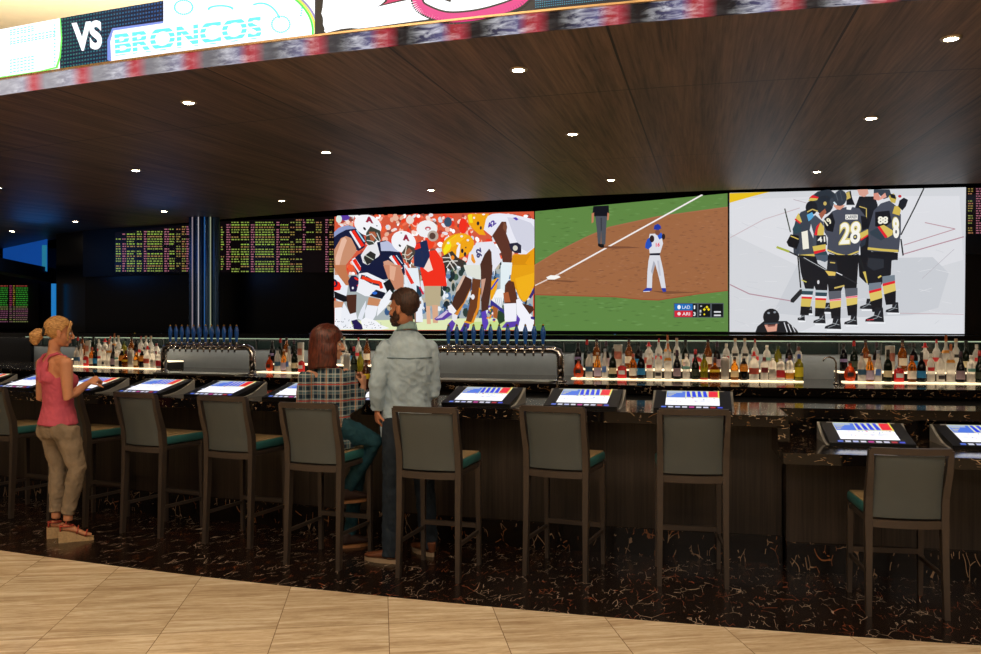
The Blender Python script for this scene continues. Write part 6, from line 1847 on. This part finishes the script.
fuse('plaid_shirt', bm, plaid_mat(), F_.root, voxel=.008, smooth=6, disp=.008, dscale=.07)
M_tjean = cloth('teal_jeans', '#1f4450', .8, vs_=12, var=.25, bump=.4, bscale=30)
bm = bmesh.new()
torso(bm, [(hx, hy, .795, .15, .14), (hx, hy, .86, .168, .13), (hx, hy, .93, .150, .115)])
for a_, b_, c_ in ((hl, kl, al), (hr, kr, ar)):
    limb(bm, [v4(a_, .088), v4(a_.lerp(b_, .5), .084), v4(b_, .066), v4(b_.lerp(c_, .35), .060), v4(c_, .045), v4(c_ - Vector((0, 0, .02)), .046)])
fuse('jeans', bm, M_tjean, F_.root, voxel=.008, smooth=5, disp=.006, dscale=.05)
M_boot = mat('dark_boot', '#3a2a26', .5)
M_tansole = mat('tan_leather_sole', '#9a6a40', .6)
aw = at_depth(347.5, 488, 6.26); shoe(F_.root, F_.inv @ Vector((aw.x - .04, aw.y - .05, aw.z - .105)), F_.inv.to_3x3() @ Vector((.80, .6, 0)), .245, M_boot, M_tansole, .02)
aw = at_depth(350, 533, 6.46); shoe(F_.root, F_.inv @ Vector((aw.x - .05, aw.y - .05, 0)), F_.inv.to_3x3() @ Vector((.85, .5, 0)), .245, M_boot, M_tansole, .02)
# bob hair
M_hairr = hair_mat('hair_auburn', '#2c100a', '#6a3020', 110, rough=.42)
grid = []
for j in range(26):
    t = j / 25
    if t < .45:
        ph = t / .45 * math.pi / 2; zz = .045 + .106 * math.cos(ph); k = math.sin(ph)
    else:
        u = (t - .45) / .55; zz = .045 - .205 * u; k = 1.0 + .05 * math.sin(u * math.pi) + .02 * u
    row = []
    for i in range(49):
        gap = 0 if zz > .075 else min(52, (0.075 - zz) * 900)      # half opening for the face
        th = rad(gap + (360 - 2 * gap) * i / 48)
        x = .094 * k * math.sin(th); y = -.020 + .118 * k * math.cos(th)
        if zz < -.02: y = min(y, .075)
        row.append((x, y, zz - (.020 * max(0, -math.cos(th)) if t > .9 else 0)))
    grid.append(row)
shell('hair', Hm, grid, M_hairr, F_.root, thick=.014, disp=.005, ds=.03)

# bottle in the raised hand
wb = at_depth(366, 383, 6.25)
root = empty('beer_bottle', (wb.x, wb.y, wb.z - .045)); setp(root, 'brown beer bottle with yellow label held by the person in plaid', 'bottle')
bm = bmesh.new(); lathe(bm, [(.027, 0), (.030, .006), (.030, .12), (.024, .145), (.013, .175), (.012, .215)], 18); link_bm('glass_body', bm, mat('glass_brown', '#5a2c10', .1, trans=.4), root, smooth=True)
bm = bmesh.new(); lathe(bm, [(.0306, .075), (.0308, .076), (.0308, .112), (.0306, .113)], 18); link_bm('paper_label', bm, lab('beer_yellow', '#e0c020'), root, smooth=True)

# ---------- blonde person in pink top
F_ = Fig('blonde person with ponytail in pink sleeveless top, khaki trousers and wedge sandals', (-3.36, 6.70, 0), -50)
J = F_.J
M_skinb = mat('skin_peach', '#c88a66', .5, var=.05)
Hm = F_.headM(J(59.3, 332.5, 6.70), -58, pitch=-8)
bm = bmesh.new(); head_shapes(bm, Hm, .97, True)
limb(bm, [v4(J(55, 340, 6.70), .044), v4(J(54, 350, 6.70), .045), v4(J(54, 358, 6.70), .056)])
cs = J(54.5, 362, 6.70)
cx, cy = cs.x, cs.y
ph_ = J(60, 428, 6.70); hx, hy = ph_.x, ph_.y
def tb3(t, z, rx, ry, dy=0, g=0): return (lerp(hx, cx, t), lerp(hy, cy, t) + dy, z, rx + g, ry + g)
TB = [tb3(0, .84, .160, .115, -.01), tb3(.1, .93, .165, .118, -.01), tb3(.35, 1.05, .128, .095), tb3(.55, 1.14, .130, .098, .01), tb3(.75, 1.24, .150, .112, .02), tb3(.9, 1.33, .155, .092, .01), tb3(1, 1.385, .150, .075), tb3(1, 1.42, .105, .062), tb3(1, 1.455, .062, .052)]
torso(bm, TB)
blob(bm, (cx + .07, cy + .095, 1.235), (.055, .05, .055)); blob(bm, (cx - .07, cy + .095, 1.235), (.055, .05, .055))
sr = J(66, 364, 6.56); er = J(68, 398, 6.54); wr = J(88, 383, 6.74)
sl = J(42.5, 364, 6.83); el = J(41, 398, 6.86); wl = J(60, 400, 7.03)
for a_, b_, c_ in ((sl, el, wl), (sr, er, wr)):
    limb(bm, [(cx, cy, 1.395, .052), v4((a_ + Vector((cx, cy, 1.41))) / 2, .050), v4(a_, .050)])
    limb(bm, [(cx, cy, 1.33, .06), v4((a_ + Vector((cx, cy, 1.30))) / 2 , .060, .07), v4(a_ - Vector((0, 0, .05)), .045)])
    blob(bm, a_ + Vector((0, 0, .002)), (.050, .050, .052))
    limb(bm, [v4(a_ + Vector((0, 0, .015)), .040), v4(a_, .049), v4(a_.lerp(b_, .5), .044), v4(b_, .038), v4(b_.lerp(c_, .35), .037), v4(c_, .024)])
hand(bm, wr, F_.D((.8, .5, .5)), F_.D((.2, -.5, .8)), 1, .92, curl=(55, 70, 45))
hand(bm, wl, F_.D((.8, .5, .25)), F_.D((.3, -.4, .85)), -1, .95, curl=(45, 55, 35))
hr = J(66, 430, 6.62); kr = J(77, 468, 6.62); ar = J(68, 514, 6.61)
hl = J(53, 430, 6.76); kl = J(58, 468, 6.78); al = J(56, 512, 6.74)
for a_, b_, c_ in ((hl, kl, al), (hr, kr, ar)):
    limb(bm, [v4(a_, .085), v4(a_.lerp(b_, .5), .070), v4(b_, .050), v4(b_.lerp(c_, .35), .050), v4(c_, .033), v4(c_ - Vector((0, 0, .05)), .034)])
# feet on wedges
for c_, dd in ((al, (.85, .5)), (ar, (.9, .42))):
    d3 = F_.D((dd[0], dd[1], 0))
    p = Vector((c_.x, c_.y, .113))
    limb(bm, [v4(p - d3 * .035 + Vector((0, 0, .0)), .026, .024), v4(p + d3 * .04 + Vector((0, 0, -.020)), .033, .022), v4(p + d3 * .11 + Vector((0, 0, -.060)), .036, .016), v4(p + d3 * .165 + Vector((0, 0, -.076)), .032, .010)], seg=14)
fuse('body', bm, M_skinb, F_.root, voxel=.0065, smooth=3)
add_eyes(F_.root, Hm, .97, '#7a5a38')
# top
M_pink = cloth('pink_knit', '#c4586c', .8, vs_=16, var=.08, bump=.25, bscale=45)
bm = bmesh.new()
torso(bm, [tb3(.03, .898, .187, .143, -.015), tb3(.05, .915, .184, .140, -.014), tb3(.12, .95, .172, .130, -.01), tb3(.33, 1.04, .142, .108), tb3(.55, 1.14, .142, .110, .01), tb3(.75, 1.23, .156, .120, .02), tb3(.84, 1.27, .156, .105, .025)])
blob(bm, (cx + .07, cy + .10, 1.235), (.062, .056, .062)); blob(bm, (cx - .07, cy + .10, 1.235), (.062, .056, .062))
# straps over the shoulders joined to a V back
for sx in (-1, 1):
    limb(bm, [(cx + sx * .05, cy - .088, 1.22, .020, .012), (cx + sx * .075, cy - .100, 1.30, .018, .013), (cx + sx * .085, cy - .090, 1.385, .016, .013), (cx + sx * .088, cy - .055, 1.436, .014, .012), (cx + sx * .088, cy, 1.452, .014, .011), (cx + sx * .088, cy + .055, 1.425, .015, .011), (cx + sx * .088, cy + .085, 1.36, .015, .010), (cx + sx * .085, cy + .105, 1.28, .02, .012)], seg=10)
    blob(bm, (cx + sx * .080, cy - .050, 1.26), (.062, .046, .055))
    limb(bm, [(cx + sx * .088, cy - .060, 1.385, .022, .012), (cx + sx * .078, cy - .082, 1.32, .030, .016), (cx + sx * .060, cy - .090, 1.24, .045, .022)], seg=12)
fuse('pink_top', bm, M_pink, F_.root, voxel=.007, smooth=5, disp=.006, dscale=.06)
M_khaki = cloth('khaki_denim', '#8a7a66', .85, vs_=9, var=.22, bump=.45, bscale=30)
bm = bmesh.new()
torso(bm, [tb3(0, .80, .150, .115, -.01), tb3(.05, .87, .176, .130, -.014), tb3(.12, .95, .160, .118, -.006), tb3(.15, .975, .152, .112)])
for sx, h3 in ((1, hr), (-1, hl)): blob(bm, h3 + Vector((0, -.045, .0)), (.085, .075, .085))
for a_, b_, c_ in ((hl, kl, al), (hr, kr, ar)):
    limb(bm, [v4(a_ + Vector((0, 0, .03)), .088), v4(a_, .098), v4(a_.lerp(b_, .5), .082), v4(b_, .066), v4(b_.lerp(c_, .4), .062), v4(c_.lerp(b_, .08), .048), v4(c_, .050)])
fuse('khaki_trousers', bm, M_khaki, F_.root, voxel=.008, smooth=5, disp=.007, dscale=.05)
# wedge sandals
M_wedge = mat('cork_wedge', '#b89a70', .7, var=.15, vscale=60); M_strap = mat('red_strap', '#b04434', .5)
for c_, dd in ((al, (.85, .5)), (ar, (.9, .42))):
    d3 = F_.D((dd[0], dd[1], 0)); lat = Vector((d3.y, -d3.x, 0)); h = Vector((c_.x, c_.y, 0)) - d3 * .065
    sand = empty('wedge_sandal', h); sand.parent = F_.root
    bm = bmesh.new()
    prof = [(0, .030, .085), (.06, .036, .085), (.12, .034, .062), (.17, .040, .035), (.21, .042, .026), (.245, .030, .022)]
    rows = []
    for y, w, z in prof:
        rows.append([bm.verts.new(d3 * y + lat * -w), bm.verts.new(d3 * y + lat * w), bm.verts.new(d3 * y + lat * w + Vector((0, 0, z))), bm.verts.new(d3 * y - lat * w + Vector((0, 0, z)))])
    for A, B in zip(rows, rows[1:]):
        for i in range(4): bm.faces.new((A[i], A[(i + 1) % 4], B[(i + 1) % 4], B[i]))
    bm.faces.new(rows[0][::-1]); bm.faces.new(rows[-1])
    link_bm('cork_sole', bm, M_wedge, sand)
    bm = bmesh.new()
    for y, z, w, hh in ((.185, .034, .038, .034), (.125, .058, .036, .050)):
        pts = [(*(d3 * (y + .012 * math.sin(math.pi * i / 8)) + lat * (w * math.cos(math.pi * i / 8)) + Vector((0, 0, z + hh * math.sin(math.pi * i / 8)))), .014, .005) for i in range(9)]
        limb(bm, pts, seg=8, ref=d3)
    pts = [(*(d3 * (.055 + .045 * math.cos(2 * math.pi * i / 16)) + lat * .038 * math.sin(2 * math.pi * i / 16) + Vector((0, 0, .125))), .009, .004) for i in range(17)]
    limb(bm, pts, seg=8)
    ring_loft(bm, [(d3 * .012 + Vector((0, 0, .085)), lat * .028, d3 * .008), (d3 * .012 + Vector((0, 0, .13)), lat * .026, d3 * .006)], seg=12)
    link_bm('strap', bm, M_strap, sand, smooth=True)
# hair
M_hairy = hair_mat('hair_blonde', '#8a5c30', '#d8a868', 130, stretch=(.6, .25, 1))
shell('hair', Hm, hair_cap(Hm, .97, (-.25, .5), -.078, rx=.080, ry=.105, rz=.096, hairline=.060), M_hairy, F_.root, thick=.010, disp=.003, ds=.02)
bm = bmesh.new()
T = lambda p: Hm @ Vector(p)
limb(bm, [v4(T((0, -.090, -.010)), .026), v4(T((0, -.112, -.012)), .026), v4(T((0, -.138, -.022)), .042), v4(T((0, -.160, -.052)), .050), v4(T((.005, -.158, -.088)), .038), v4(T((.01, -.148, -.118)), .014)], seg=14)
fuse('ponytail', bm, M_hairy, F_.root, voxel=.005, smooth=3, disp=.004, dscale=.02)
bm = bmesh.new()
# swept fringe falling in front of the ear
for sx in (-1, 1):
    limb(bm, [v4(T((sx * .030, .070, .090)), .012, .022), v4(T((sx * .062, .062, .050)), .010, .022), v4(T((sx * .074, .055, .0)), .008, .016), v4(T((sx * .068, .062, -.060)), .006, .012)], seg=10)
fuse('fringe', bm, M_hairy, F_.root, voxel=.005, smooth=3, disp=.004, dscale=.02)
bm = bmesh.new()
n = 20; pr = []
for i in range(n + 1):
    a = 2 * math.pi * i / n
    pr.append(v4(T((.030 * math.cos(a), -.113, -.012 + .030 * math.sin(a))), .010))
limb(bm, pr, seg=8); link_bm('hair_tie', bm, M_black, F_.root, smooth=True)
